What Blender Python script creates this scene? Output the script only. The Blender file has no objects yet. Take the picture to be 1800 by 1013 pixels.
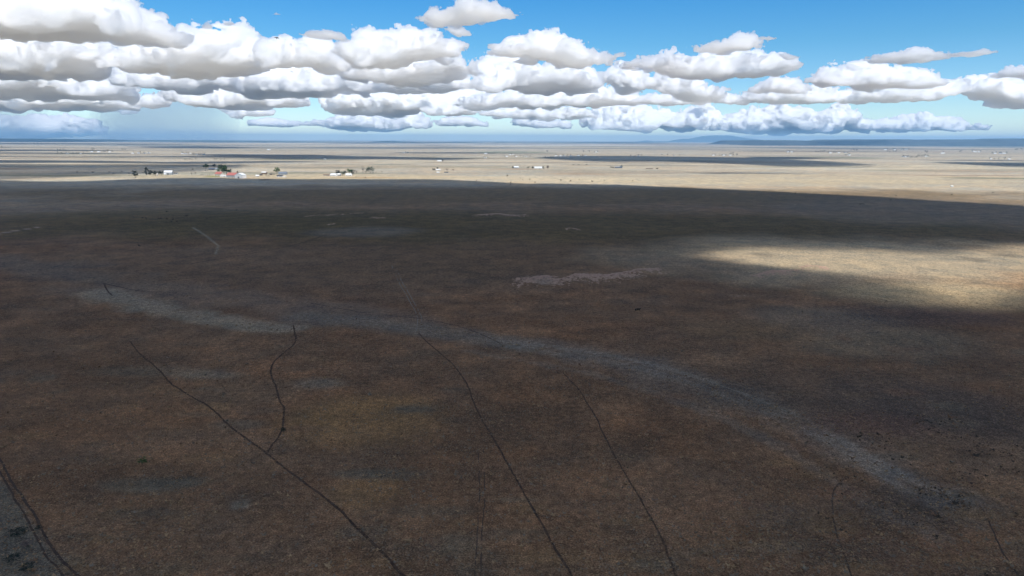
import bpy, math, random
import numpy as np
from mathutils import Vector, Matrix

SC = bpy.context.scene
R = math.radians
rng = np.random.default_rng(7)
random.seed(7)

# ------------------------------------------------------------------ camera
CAM_H = 100.0
F = 1216.0                                     # focal length in pixels of the 1800 px wide photograph
PITCH = math.atan((506.5 - 246.0) / F)
ROLL = R(0.22)
cam_d = bpy.data.cameras.new("camera")
cam_d.sensor_width = 36.0
cam_d.lens = F / 1800.0 * 36.0
cam_d.clip_start = 1.0
cam_d.clip_end = 300000.0
cam = bpy.data.objects.new("camera", cam_d)
SC.collection.objects.link(cam)
cam.matrix_world = Matrix.Translation((0, 0, CAM_H)) @ Matrix.Rotation(R(90) - PITCH, 4, 'X') @ Matrix.Rotation(ROLL, 4, 'Z')
SC.camera = cam
CM = np.array(cam.matrix_world.to_3x3())

# ------------------------------------------------------------------ sky, sun, exposure
SUN_EL, SUN_AZ = R(56), R(152)                 # azimuth clockwise from +Y: behind the camera, to the right
SUN = np.array([math.sin(SUN_AZ) * math.cos(SUN_EL), math.cos(SUN_AZ) * math.cos(SUN_EL), math.sin(SUN_EL)])
w = bpy.data.worlds.new("World")
SC.world = w
w.use_nodes = True
nt = w.node_tree
bg = nt.nodes["Background"]
sky = nt.nodes.new("ShaderNodeTexSky")
sky.sky_type = 'NISHITA'
sky.sun_disc = False
sky.sun_elevation = SUN_EL
sky.sun_rotation = SUN_AZ
sky.altitude = 1800
sky.air_density = 1.0
sky.dust_density = 0.3
sky.ozone_density = 1.0
# sky tint: cyan blue above the horizon, made whiter overhead for neutral fill light
tc = nt.nodes.new("ShaderNodeTexCoord"); sx = nt.nodes.new("ShaderNodeSeparateXYZ")
cr = nt.nodes.new("ShaderNodeValToRGB"); mx = nt.nodes.new("ShaderNodeMix")
nt.links.new(tc.outputs["Generated"], sx.inputs[0]); nt.links.new(sx.outputs["Z"], cr.inputs[0])
SKY_TINT = [(0.0, (1.02, 1.06, 1.02)), (.03, (.82, .97, 1.02)), (.07, (.55, .82, .98)), (.125, (.34, .73, .92)), (.19, (.21, .69, 1.0)), (.36, (.42, .76, 1.0)), (.6, (.9, .95, 1.0))]
while len(cr.color_ramp.elements) < len(SKY_TINT): cr.color_ramp.elements.new(.5)
for e, (p, c) in zip(cr.color_ramp.elements, SKY_TINT): e.position = p; e.color = (*c, 1)
mx.data_type = 'RGBA'; mx.blend_type = 'MULTIPLY'; mx.inputs[0].default_value = 1
nt.links.new(sky.outputs[0], mx.inputs[6]); nt.links.new(cr.outputs[0], mx.inputs[7])
nt.links.new(mx.outputs[2], bg.inputs[0])
bg.inputs[1].default_value = 0.14
sl = bpy.data.lights.new("sun", 'SUN')
sl.energy = 5.0
sl.angle = R(0.53)
sl.color = (1.0, 0.965, 0.91)
sun = bpy.data.objects.new("sun", sl)
SC.collection.objects.link(sun)
sun.rotation_euler = Vector(SUN).to_track_quat('Z', 'Y').to_euler()
SC.view_settings.view_transform = 'Standard'
SC.view_settings.look = 'None'
SC.view_settings.exposure = 0.0
SC.view_settings.gamma = 1.0
cy = SC.cycles
cy.max_bounces = 96
cy.diffuse_bounces = 3
cy.glossy_bounces = 2
cy.transmission_bounces = 4
cy.volume_bounces = 96
cy.transparent_max_bounces = 96
cy.use_adaptive_sampling = False
cy.use_denoising = True
cy.sample_clamp_indirect = 8.0
cy.caustics_reflective = False
cy.caustics_refractive = False

# ------------------------------------------------------------------ helpers
def link(o, parent=None):
    SC.collection.objects.link(o)
    if parent is not None:
        o.parent = parent
    return o

def tag(o, label=None, cat=None, group=None, kind=None):
    if label: o["label"] = label
    if cat: o["category"] = cat
    if group: o["group"] = group
    if kind: o["kind"] = kind
    return o

def mesh_np(name, v, quads, mat=None, parent=None, smooth=True, tris=False):
    v = np.asarray(v, np.float32); q = np.asarray(quads, np.int32)
    n = 3 if tris else 4
    me = bpy.data.meshes.new(name)
    me.vertices.add(len(v)); me.vertices.foreach_set("co", v.ravel())
    me.loops.add(q.size); me.loops.foreach_set("vertex_index", q.ravel())
    me.polygons.add(len(q))
    me.polygons.foreach_set("loop_start", np.arange(0, q.size, n, dtype=np.int32))
    me.polygons.foreach_set("loop_total", np.full(len(q), n, np.int32))
    me.polygons.foreach_set("use_smooth", np.full(len(q), smooth))
    me.update(calc_edges=True)
    me.validate()
    if mat: me.materials.append(mat)
    return link(bpy.data.objects.new(name, me), parent)

def new_mat(name):
    m = bpy.data.materials.new(name); m.use_nodes = True
    return m, m.node_tree, m.node_tree.nodes, m.node_tree.links

def ray(px, py):
    d = CM @ np.array([(px - 900.0) / F, -(py - 506.5) / F, -1.0])
    return d / np.linalg.norm(d)

def at(px, py, Y):
    """the point at distance Y (along the view's azimuth) that the ray through a photo pixel passes"""
    d = ray(px, py)
    return np.array([d[0] / d[1] * Y, Y, CAM_H + d[2] / d[1] * Y])

# --- noise
_T = np.random.default_rng(3).random((64, 64, 64)).astype(np.float32)
_J = np.random.default_rng(4).random((32, 32, 32, 3)).astype(np.float32)
def vnoise(x, y, z=None):
    if z is None: z = np.zeros_like(x) + 0.37
    xi, yi, zi = np.floor(x).astype(int), np.floor(y).astype(int), np.floor(z).astype(int)
    fx, fy, fz = x - xi, y - yi, z - zi
    fx = fx * fx * (3 - 2 * fx); fy = fy * fy * (3 - 2 * fy); fz = fz * fz * (3 - 2 * fz)
    def t(a, b, c): return _T[(xi + a) & 63, (yi + b) & 63, (zi + c) & 63]
    a = t(0,0,0)*(1-fx)+t(1,0,0)*fx; b = t(0,1,0)*(1-fx)+t(1,1,0)*fx
    c = t(0,0,1)*(1-fx)+t(1,0,1)*fx; d = t(0,1,1)*(1-fx)+t(1,1,1)*fx
    return (a*(1-fy)+b*fy)*(1-fz)+(c*(1-fy)+d*fy)*fz
def fbm(x, y, z=None, o=4, g=0.5):
    s = 0; a = 1.0; n = 0
    if z is None: z = np.zeros_like(x) + 0.37
    for i in range(o):
        s = s + a * vnoise(x + 17.3*i, y + 5.1*i, z + 9.7*i); n += a; a *= g; x = x*2.03; y = y*2.03; z = z*2.03
    return s / n * 2 - 1
def worley(x, y, z):
    xi, yi, zi = np.floor(x).astype(int), np.floor(y).astype(int), np.floor(z).astype(int)
    best = np.full(x.shape, 9.0, np.float32)
    for a in (-1, 0, 1):
        for b in (-1, 0, 1):
            for c in (-1, 0, 1):
                j = _J[(xi+a) & 31, (yi+b) & 31, (zi+c) & 31]
                d = (xi+a+j[..., 0]-x)**2 + (yi+b+j[..., 1]-y)**2 + (zi+c+j[..., 2]-z)**2
                best = np.minimum(best, d)
    return np.sqrt(best)

def surface_nets(f, org, h):
    """closed surface f=0 (inside f>0) of a 3-D grid: (verts, quads)"""
    ins = f > 0
    nx, ny, nz = f.shape
    cnt = np.zeros((nx-1, ny-1, nz-1), np.int16); acc = np.zeros((nx-1, ny-1, nz-1, 3), np.float32)
    cs = [(a, b, c) for a in (0, 1) for b in (0, 1) for c in (0, 1)]
    def sub(A, o): return A[o[0]:o[0]+nx-1, o[1]:o[1]+ny-1, o[2]:o[2]+nz-1]
    for p in cs:
        for ax in range(3):
            if p[ax]: continue
            q = list(p); q[ax] = 1
            f0, f1 = sub(f, p), sub(f, q)
            m = sub(ins, p) != sub(ins, q)
            t = np.where(m, f0 / np.where(m, f0 - f1, 1), 0)
            cnt += m
            for k in range(3):
                acc[..., k] += np.where(m, p[k] + (t if k == ax else 0), 0)
    act = cnt > 0
    idx = np.full(act.shape, -1, np.int64); idx[act] = np.arange(act.sum())
    ijk = np.argwhere(act)
    v = (ijk + acc[act] / cnt[act][:, None]) * np.asarray(h) + org
    quads = []
    for ax in range(3):
        b, c = [(1, 2), (2, 0), (0, 1)][ax]
        s0 = [slice(1, n-1) for n in f.shape]; s0[ax] = slice(0, f.shape[ax]-1)
        s1 = list(s0); s1[ax] = slice(1, f.shape[ax])
        i0, i1 = ins[tuple(s0)], ins[tuple(s1)]
        for m, flip in ((i0 & ~i1, False), (~i0 & i1, True)):
            e = np.argwhere(m)
            if not len(e): continue
            for k in range(3):
                if k != ax: e[:, k] += 1
            def cell(db, dc):
                g = e.copy(); g[:, b] -= db; g[:, c] -= dc
                return idx[g[:, 0], g[:, 1], g[:, 2]]
            q = np.stack([cell(1, 1), cell(0, 1), cell(0, 0), cell(1, 0)], 1)
            quads.append(q[:, ::-1] if flip else q)
    return v, np.concatenate(quads)

# ------------------------------------------------------------------ clouds
def cloud_mat(name, sigma, g=0.0):
    m, t, n, l = new_mat(name)
    n.remove(n["Principled BSDF"])
    s = n.new("ShaderNodeVolumeScatter")
    s.inputs["Color"].default_value = (0.9985, 0.9993, 1.0, 1)
    s.inputs["Density"].default_value = sigma
    s.inputs["Anisotropy"].default_value = g
    l.new(s.outputs[0], n["Material Output"].inputs["Volume"])
    return m
M_CLOUD = cloud_mat("cloud_vapour", 0.026, 0.6)

def cloud(top, bot, Y, label, group=None, depth=0.55, puff=None, rough=1.0):
    """a cumulus at distance Y whose crown and base follow the given outlines (photo pixels); its depth is a share of its width"""
    pt = np.array([at(a, b, Y) for a, b in top]); pb = np.array([at(a, b, Y) for a, b in bot])
    x0, x1 = min(pt[0, 0], pb[0, 0]), max(pt[-1, 0], pb[-1, 0])
    W = x1 - x0
    h = Y / 692.0 * .9
    hgt = max(pt[:, 2].max() - pb[:, 2].min(), 3*h)
    half = max(depth * W * 0.5, hgt * 0.5)
    if puff is None: puff = float(np.clip(hgt * 0.4, 4*h, 16*h))
    amp = min(puff * 0.9, hgt * .34) * rough
    pad = amp + 2.5*h
    xs = np.arange(x0 - pad, x1 + pad, h); ys = np.arange(-half - pad, half + pad, h * 2.0); zs = np.arange(pb[:, 2].min() - pad*0.6, pt[:, 2].max() + pad, h)
    X, V, Z = np.meshgrid(xs, ys, zs, indexing='ij')
    X = X.astype(np.float32); V = V.astype(np.float32); Z = Z.astype(np.float32)
    wv = amp * 1.3
    sx = Y * 0.013
    Xw = X + wv * fbm(X / puff * .5, V / puff * .5 + 3, Z / puff * .5 + Y, 2)
    T = np.interp(Xw, pt[:, 0], pt[:, 2]); B = np.interp(Xw, pb[:, 0], pb[:, 2]) + amp * (.8 if Y < 40000 else .25) * fbm(X / puff * .35 + 91, V / puff * .35, None, 3)
    u = np.clip((Xw - x0) / W, 0, 1)
    prof = np.sqrt(np.clip(1 - (2*u - 1)**2, 0, 1))**0.7
    hw = half * (0.25 + 0.75 * prof) * (1 + 0.35 * fbm(X / puff * .3, V * 0 + 7.7, V * 0 + Y, 2))
    k = np.clip(1 - (V / hw)**2, 0, 1)
    mid = B + (T - B) * 0.3
    cs_ = puff * 1.9
    dome = np.sqrt(np.clip(1 - (worley(X[:, :, :1] / cs_ + Y * .11, V[:, :, :1] / cs_, X[:, :, :1] * 0 + .5) / .95)**2, 0, 1))
    Tt = mid + (T - mid) * np.sqrt(k) * (0.62 + 0.5 * dome)
    f = np.minimum(Tt - Z, (Z - B) * 1.4)
    f = np.minimum(f, (hw - np.abs(V)) * 0.8)
    f = np.minimum(f, np.minimum(Xw - x0, x1 - Xw) * 0.6 + 0.2*h)
    f = f + amp * 1.15 * (fbm(X / puff * .42 + Y, V / puff * .42, Z / puff * .8, 3) - .05)
    near = np.abs(f) < amp * 1.8
    a, b, c = X[near], V[near], Z[near]
    base_fade = np.clip((c - B[near]) / (0.35 * np.maximum(T[near] - B[near], 1)), 0.22, 1)
    o = Y * 0.37
    n1 = 0.55 - worley(a / puff + o, b / puff, c / puff * 1.15)
    n2 = 0.55 - worley(a / puff * 2.3 + o, b / puff * 2.3 + 3.3, c / puff * 2.6)
    n3 = fbm(a / puff * 4 + o, b / puff * 4, c / puff * 4.5, 3, 0.6)
    n4 = 0.5 - worley(a / puff * 4.6 + o, b / puff * 4.6 + 8.1, c / puff * 5)
    f[near] += amp * base_fade * (1.45 * n1 + 0.85 * n2 + 0.6 * n4 + 0.55 * n3)
    f[~near & (f < 0)] = -amp
    f = np.minimum(f, np.minimum(T + amp * .55 - Z, Z - B + amp * .6))
    f[0] = f[-1] = -1; f[:, 0] = f[:, -1] = -1; f[:, :, 0] = f[:, :, -1] = -1
    if not (f > 0).any(): print("EMPTY CLOUD", label); return
    v, q = surface_nets(f, np.array([xs[0], ys[0], zs[0]]), np.array([h, h*2.0, h]))
    org = np.array([(x0+x1)/2, 0, pb[:, 2].min()])
    ob = mesh_np("cloud", v - org, q, M_CLOUD)
    ob.location = (org[0], Y, org[2])
    tag(ob, label, "cloud", group)
    return ob

def dist_for(ybase, alt=1700.0):
    d = ray(900, ybase)
    return float(np.clip((alt - CAM_H) / max(d[2] / d[1], 1e-4), 9000, 66000))

G_BANK = "cumulus clouds of the bank over the left of the plain"
G_MID = "cumulus clouds over the middle of the horizon"
G_RIGHT = "cumulus clouds over the right of the plain"
G_FAR = "pale faraway cumulus low on the horizon"
CLOUDS = [
# top outline, base outline, base row, label, group
([(-160,-20),(-60,-60),(60,-60),(180,-32),(215,-4),(232,22),(246,20),(262,44),(280,52),(300,70)], [(-160,58),(60,58),(160,60),(215,66),(260,70),(300,74)], 62, "huge white cloud cut off by the top left corner of the sky", G_BANK),
([(-140,52),(0,47),(50,48),(80,56),(110,50),(140,54),(160,50),(178,66),(188,80)], [(-140,130),(60,128),(130,126),(188,110)], 130, "grey based cloud at the left edge, under the huge corner cloud", G_BANK),
([(180,94),(190,84),(210,86),(230,78),(248,74),(252,64),(262,70),(290,88)], [(180,118),(240,128),(290,126)], 128, "cloud right under the small blue gap in the left cloud bank", G_BANK),
([(250,84),(272,70),(290,56),(306,50),(330,58),(345,52),(380,50),(400,46),(425,43),(436,54),(452,66),(470,74),(476,90)], [(250,122),(300,130),(380,126),(476,116)], 130, "broad greyish cloud whose crown peaks left of the flying bird", G_BANK),
([(462,84),(475,75),(486,77),(508,68),(516,74),(525,79),(540,72),(555,64),(570,67),(582,78),(590,88),(602,112)], [(462,114),(500,119),(560,121),(602,119)], 121, "bright double topped cloud just below the flying bird", G_BANK),
([(-140,122),(-20,120),(40,118),(75,110),(110,109),(130,112),(165,124),(210,132)], [(-140,168),(30,168),(150,170),(210,165)], 168, "long cloud with a blue grey base at the left edge, third layer down", G_BANK),
([(200,120),(225,110),(245,114),(270,112),(300,120),(330,118),(355,119),(380,116),(400,124)], [(200,150),(280,158),(340,158),(400,152)], 158, "flat white cloud in the middle of the left bank, under the broad greyish one", G_BANK),
([(392,130),(405,120),(430,112),(470,114),(520,110),(545,118),(555,114),(568,118),(576,132),(585,128),(600,122),(625,130)], [(392,158),(440,166),(520,168),(580,162),(625,160)], 166, "wide white lumpy cloud under the bright double topped cloud", G_BANK),
([(196,192),(206,186),(222,184),(236,190),(240,196)], [(196,195),(225,202),(240,200)], 200, "small white puff low in the left bank, left of the rain", G_BANK),
([(226,176),(256,170),(268,161),(280,159),(296,172),(299,182)], [(226,186),(262,186),(299,184)], 188, "white puff with a rounded top low in the left bank", G_BANK),
([(393,192),(402,184),(412,179),(430,188),(452,188),(470,194)], [(393,196),(415,208),(440,202),(470,200)], 206, "small bright slanting cloud right of the rain veil", G_BANK),
([(-140,164),(0,158),(60,154),(110,152),(160,156),(230,168)], [(-140,192),(60,190),(150,189),(230,190)], 191, "flat streak of cloud at the left edge above the dim low clouds", G_BANK),
([(-140,206),(0,208),(40,210),(95,202),(120,208),(165,216)], [(-140,238),(60,238),(165,236)], 236, "dim hazy cloud at the left edge just above the horizon", G_FAR),
([(300,156),(340,144),(380,142),(420,150),(480,156),(530,160)], [(300,178),(360,184),(440,186),(530,186)], 186, "grey blue cloud with a soft top above the rain veil", G_BANK),
([(535,62),(545,55),(560,57),(580,54),(598,60),(612,70)], [(535,63),(575,66),(612,72)], 70, "thin wispy cloud right above the bright double topped cloud", G_BANK),
([(600,80),(603,70),(615,60),(628,56),(645,53),(662,58),(672,62),(688,58),(700,60),(715,56),(730,60),(745,66),(757,63),(770,61),(782,66),(792,76),(815,82)], [(600,96),(620,108),(690,113),(750,106),(795,100),(815,86)], 113, "big white cloud with a row of small domes left of the centre of the sky", G_MID),
([(612,108),(630,96),(660,102),(700,96),(740,100),(780,102),(800,94),(815,96),(820,108)], [(612,130),(660,142),(720,146),(780,136),(820,122)], 146, "cloud tucked directly under the big row of small domes", G_MID),
([(740,128),(765,120),(790,114),(806,120),(822,132),(836,144)], [(740,152),(790,159),(836,158)], 159, "bright white puff at the lower right end of the domed clouds", G_MID),
([(652,138),(670,130),(700,132),(730,134),(752,133),(770,142)], [(652,158),(700,162),(770,158)], 162, "low flat cloud with a grey base beneath the domed clouds", G_MID),
([(590,134),(604,120),(618,118),(630,134),(658,132),(662,144)], [(590,160),(630,164),(662,160)], 164, "ragged white cloud between the left bank and the domed clouds", G_MID),
([(590,164),(640,152),(700,154),(760,150),(830,158),(860,164)], [(590,192),(640,204),(700,205),(760,190),(860,184)], 204, "long dull grey cloud low in the middle of the sky", G_MID),
([(572,220),(585,214),(600,208),(640,200),(660,206),(685,204),(704,206),(712,182),(718,180),(724,194),(740,204),(748,214),(762,219)], [(572,226),(620,228),(700,226),(762,222)], 226, "far white cloud with one thin tower rising from it", G_FAR),
([(728,174),(748,168),(775,176),(795,182),(832,188)], [(728,190),(770,202),(832,200)], 202, "pale puffs right of the thin cloud tower", G_FAR),
([(836,116),(845,108),(860,103),(880,102),(900,99),(918,104),(932,114),(950,120),(964,124),(975,118),(990,115),(1005,120),(1018,124),(1032,122),(1046,124),(1052,136),(1062,144)], [(836,148),(880,160),(940,163),(1000,160),(1062,152)], 162, "large white cloud at the middle of the sky below the shell shaped one", G_MID),
([(877,88),(898,76),(920,68),(940,62),(965,58),(985,62),(1002,64),(1020,72),(1035,82),(1042,94),(1060,97),(1072,95),(1082,104)], [(877,91),(940,97),(985,105),(1030,112),(1060,111),(1082,109)], 112, "shell shaped white cloud with a thin tail to its right", G_MID),
([(907,108),(918,97),(930,95),(943,104)], [(907,110),(928,114),(943,112)], 116, "tiny round cloud tucked under the shell shaped cloud", G_MID),
([(748,32),(760,16),(772,12),(785,14),(794,10),(800,2),(825,-3),(850,4),(868,9),(873,4),(880,16),(890,22),(903,20)], [(748,34),(770,40),(800,37),(835,30),(880,30),(903,27)], 40, "flat white cloud touching the top edge of the sky at the middle", G_MID),
([(785,52),(795,46),(812,47),(828,56)], [(785,54),(806,62),(828,60)], 62, "small oval cloud under the cloud that touches the top edge", G_MID),
([(794,40),(815,37),(833,41)], [(794,42),(815,44),(833,43)], 46, "sliver of cloud just beneath the cloud that touches the top edge", G_MID),
([(820,176),(870,166),(930,158),(1000,156),(1060,154),(1110,166)], [(820,190),(900,186),(1000,184),(1110,182)], 186, "long thin flat cloud below the large middle cloud", G_MID),
([(900,209),(915,203),(932,203),(948,209),(1000,215)], [(900,220),(940,223),(1000,224)], 224, "dim little puff low above the middle of the horizon", G_FAR),
([(870,192),(905,182),(930,178),(960,188),(1030,192)], [(870,206),(930,210),(1030,206)], 210, "pale ragged cloud under the long thin flat cloud", G_FAR),
([(1104,114),(1130,102),(1160,97),(1182,104),(1205,110),(1225,98),(1255,100),(1288,99),(1296,91),(1325,86),(1342,90),(1362,98),(1368,106),(1380,112),(1393,119)], [(1104,122),(1160,126),(1220,130),(1262,135),(1320,130),(1393,121)], 135, "long white cloud right of the sky's middle, under the small peaked one", G_RIGHT),
([(1067,136),(1078,124),(1092,116),(1110,122),(1130,130),(1165,134),(1185,148),(1200,142),(1215,136),(1228,142),(1242,152),(1264,165)], [(1067,140),(1110,158),(1160,160),(1200,170),(1264,172)], 172, "bright lumpy cloud under the left end of the long white cloud", G_RIGHT),
([(1246,174),(1262,168),(1280,165),(1298,168),(1316,178)], [(1246,178),(1280,182),(1316,181)], 183, "small flat cloud between the lumpy cloud and the long low chain", G_RIGHT),
([(1100,176),(1150,166),(1200,168),(1250,172)], [(1100,182),(1180,184),(1250,180)], 184, "flat streak of cloud under the bright lumpy cloud", G_RIGHT),
([(1221,83),(1250,79),(1268,74),(1280,66),(1296,59),(1320,61),(1332,72),(1343,79)], [(1221,84),(1268,91),(1343,82)], 91, "small peaked cloud alone in the blue, right of the middle", G_RIGHT),
([(1333,65),(1352,63),(1366,68)], [(1333,68),(1350,71),(1366,70)], 71, "sliver of cloud beside the small peaked cloud", G_RIGHT),
([(1372,95),(1385,94),(1406,101)], [(1372,98),(1385,105),(1406,103)], 106, "little lozenge of cloud off the right end of the long white cloud", G_RIGHT),
([(1330,158),(1342,146),(1356,132),(1370,141),(1390,133),(1404,142),(1422,155)], [(1330,160),(1370,162),(1422,160)], 164, "pale two humped cloud above the long low chain", G_RIGHT),
([(1310,165),(1330,159),(1360,154),(1390,157),(1430,152),(1460,157),(1492,161)], [(1310,176),(1360,180),(1430,180),(1492,174)], 181, "left half of the long low chain of clouds", G_RIGHT),
([(1428,138),(1442,126),(1456,115),(1472,118),(1484,119),(1502,114),(1521,111),(1540,116),(1562,119),(1582,124),(1602,130),(1622,142),(1642,148)], [(1428,142),(1480,152),(1560,154),(1642,152)], 154, "domed white cloud with a flat base on the right", G_RIGHT),
([(1490,164),(1510,156),(1545,162),(1575,152),(1600,156),(1625,150),(1650,146),(1690,144)], [(1490,175),(1540,180),(1600,176),(1690,162)], 180, "chain of white puffs right under the domed cloud", G_RIGHT),
([(1682,152),(1698,142),(1716,138),(1745,137),(1770,139),(1790,146),(1850,142),(1900,150)], [(1682,162),(1720,170),(1760,180),(1820,186),(1900,184)], 186, "broad cloud reaching the right edge of the sky", G_RIGHT),
([(1756,130),(1772,120),(1795,115),(1840,112),(1880,122)], [(1756,133),(1800,136),(1880,136)], 138, "white cloud cut off by the right edge, on top of the broad one", G_RIGHT),
([(1524,101),(1550,96),(1570,94),(1590,93),(1598,87),(1608,86),(1622,92),(1636,98),(1655,94),(1673,98)], [(1524,104),(1590,108),(1640,105),(1673,101)], 108, "thin spindle shaped cloud high on the right", G_RIGHT),
([(1678,95),(1710,92),(1728,86),(1734,90),(1750,92)], [(1678,97),(1715,98),(1750,95)], 99, "faint streak of cloud right of the spindle shaped one", G_RIGHT),
([(1034,212),(1044,200),(1065,188),(1085,190),(1108,182),(1114,196),(1128,188),(1146,192),(1165,194),(1182,200),(1200,202),(1214,192),(1226,184),(1238,182),(1250,190),(1258,200),(1276,216)], [(1034,222),(1100,226),(1180,229),(1276,228)], 229, "far cumulus with jagged towers left of the blue mountain", G_FAR),
([(1278,214),(1300,202),(1326,192),(1340,200),(1348,194),(1358,184),(1374,188),(1382,200),(1396,196),(1412,198),(1436,206),(1452,200),(1462,192),(1476,187),(1492,192),(1502,204),(1508,214)], [(1278,230),(1400,232),(1508,230)], 230, "far row of towering cumulus above the left end of the mesa", G_FAR),
([(1500,216),(1540,211),(1580,209),(1592,204),(1612,201),(1632,207),(1640,212),(1662,208),(1676,212),(1692,222),(1712,226)], [(1500,227),(1600,229),(1712,229)], 229, "far faded cumulus above the middle of the mesa", G_FAR),
([(355,44),(364,37),(372,42)], [(355,48),(364,50),(372,48)], 52, "faint puff above the broad greyish cloud", G_BANK),
([(395,42),(405,39),(416,42)], [(395,44),(405,45),(416,44)], 47, "faint wisp above the crown of the broad greyish cloud", G_BANK),
([(476,24),(486,22),(497,25)], [(476,26),(486,27),(497,26)], 30, "tiny wisp high in the blue above the flying bird", G_BANK),
([(440,213),(470,208),(500,212),(530,216)], [(440,220),(490,222),(530,221)], 224, "faint low puff right of the rain veil", G_FAR),
([(535,216),(555,210),(575,214)], [(535,222),(575,223)], 225, "tiny faint puff left of the cloud with the thin tower", G_FAR),
([(770,212),(800,204),(830,208),(850,216)], [(770,220),(850,221)], 224, "faint far puff right of the cloud with the thin tower", G_FAR),
([(985,196),(1010,190),(1035,196),(1045,204)], [(985,206),(1045,207)], 210, "ragged pale puff just left of the jagged far towers", G_FAR),
([(848,196),(870,190),(890,198)], [(848,203),(890,204)], 208, "small pale puff under the left part of the long thin flat cloud", G_FAR),
]
for top, bot, row, lab, grp in CLOUDS:
    cloud(top, bot, dist_for(row), lab, grp)

# ------------------------------------------------------------------ terrain
def height(x, y):
    r = np.hypot(x, y)
    a = np.clip((r - 120) / 500, 0, 1) * 1.6
    b = np.clip((r - 2600) / 5000, 0, 1) * 9
    z = a * fbm(x / 260, y / 260, None, 3) + b * fbm(x / 2600 + 9, y / 2600, None, 3)
    return z * np.clip((60000 - r) / 20000, 0, 1)

_t = np.geomspace(90, 60000, 6000)
def gp(px, py):
    """the ground point seen at a photo pixel"""
    d = ray(px, py)
    P = d[None] * _t[:, None]; P[:, 2] += CAM_H
    below = P[:, 2] < height(P[:, 0], P[:, 1])
    i = int(np.argmax(below)) if below.any() else len(_t) - 1
    a, b = P[max(i-1, 0)], P[i]
    ga, gb = a[2] - float(height(a[0], a[1])), b[2] - float(height(b[0], b[1]))
    k = ga / (ga - gb) if ga != gb else 1
    return a + (b - a) * np.clip(k, 0, 1)
def gflat(px, py):
    d = ray(px, py)
    return (d * (CAM_H / max(-d[2], 1e-4)))[:2]

def ss(a, b, x):
    t = np.clip((x - a) / (b - a), 0, 1)
    return t * t * (3 - 2 * t)
def seg_dist(x, y, pts):
    """distance to a polyline and the position along it (0..1)"""
    best = np.full(x.shape, 1e9); par = np.zeros(x.shape)
    for i in range(len(pts) - 1):
        a, b = pts[i], pts[i+1]; e = b - a; L = max(e @ e, 1e-6)
        k = np.clip(((x - a[0]) * e[0] + (y - a[1]) * e[1]) / L, 0, 1)
        dd = np.hypot(x - a[0] - k * e[0], y - a[1] - k * e[1])
        m = dd < best; best = np.where(m, dd, best); par = np.where(m, (i + k) / (len(pts) - 1), par)
    return best, par
def poly_sd(x, y, pts):
    """signed distance to a polygon, positive inside"""
    d, _ = seg_dist(x, y, np.vstack([pts, pts[:1]]))
    ins = np.zeros(x.shape, bool)
    for i in range(len(pts)):
        a, b = pts[i], pts[(i+1) % len(pts)]
        c = (a[1] > y) != (b[1] > y)
        with np.errstate(divide='ignore', invalid='ignore'):
            xi = (b[0] - a[0]) * (y - a[1]) / (b[1] - a[1] + 1e-12) + a[0]
        ins ^= c & (x < xi)
    return np.where(ins, d, -d)

rr = np.concatenate([[0, 30, 60], np.geomspace(85, 65000, 560)])
th = np.concatenate([np.linspace(-180, -42, 40, endpoint=False), np.linspace(-42, 42, 820, endpoint=False), np.linspace(42, 180, 40)[:-1]])
th = R(1) * th
RR, TH = np.meshgrid(rr, th, indexing='ij')
GX, GY = RR * np.sin(TH), RR * np.cos(TH)
GZ = height(GX, GY)

def srgb(r, g, b):
    c = np.array([r, g, b]) / 255.0
    return np.where(c <= .04045, c / 12.92, ((c + .055) / 1.055) ** 2.4)

# --- what grows and lies where: bare soil, dry grass, damp swales (surface colours with some painted light and shade, in ground coordinates)
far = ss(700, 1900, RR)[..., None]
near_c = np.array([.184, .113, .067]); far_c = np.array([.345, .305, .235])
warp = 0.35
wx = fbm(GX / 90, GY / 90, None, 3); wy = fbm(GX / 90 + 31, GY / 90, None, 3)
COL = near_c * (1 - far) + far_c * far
n1 = fbm(GX / 140, GY / 60, None, 4)[..., None]
n2 = fbm(GX / 700 + 5, GY / 300, None, 4)[..., None]
COL = COL * (1 + 0.22 * n1 * (1 - far) + 0.16 * n2)
COL = COL * (1 + np.array([.10, 0, -.10]) * fbm(GX / 220 + 50, GY / 120, None, 3)[..., None])
for sc_, am in ((45, .20), (16, .16), (7, .12)):
    q1 = fbm(GX / sc_ + 70, GY / (sc_ * .6), None, 3)[..., None]
    COL = COL * (1 + am * 1.6 * q1 * (1 - .7 * far) + am * .5 * np.array([.9, 0, -.9]) * fbm(GX / sc_ / 1.7 + 120, GY / sc_, None, 2)[..., None])
nf = fbm(GX / 2500 + 3, GY / 700, None, 4)[..., None]
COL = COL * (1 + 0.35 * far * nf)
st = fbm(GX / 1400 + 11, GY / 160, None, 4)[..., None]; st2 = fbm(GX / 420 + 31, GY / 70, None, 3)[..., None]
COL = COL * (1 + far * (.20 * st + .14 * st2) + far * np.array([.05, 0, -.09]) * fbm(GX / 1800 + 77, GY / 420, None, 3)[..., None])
BARE = np.zeros(GX.shape)
def scarp(px, py, rx, ry, s):
    global BARE
    p = gflat(px, py); hx = abs(gflat(px + rx, py)[0] - p[0]); ya, yb = gflat(px, py - ry)[1], gflat(px, py + ry)[1]
    f1 = fbm(GX / 22 + 8, GY / 22, None, 4); f2 = fbm(GX / 30 + 44, GY / 30, None, 4)
    d = np.hypot((GX - p[0]) / hx + .7 * f1, (GY - (ya + yb) / 2) / (abs(ya - yb) / 2) + 1.3 * f2) + .5 * f1
    BARE = np.maximum(BARE, s * ss(1.5, .2, d))
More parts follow.
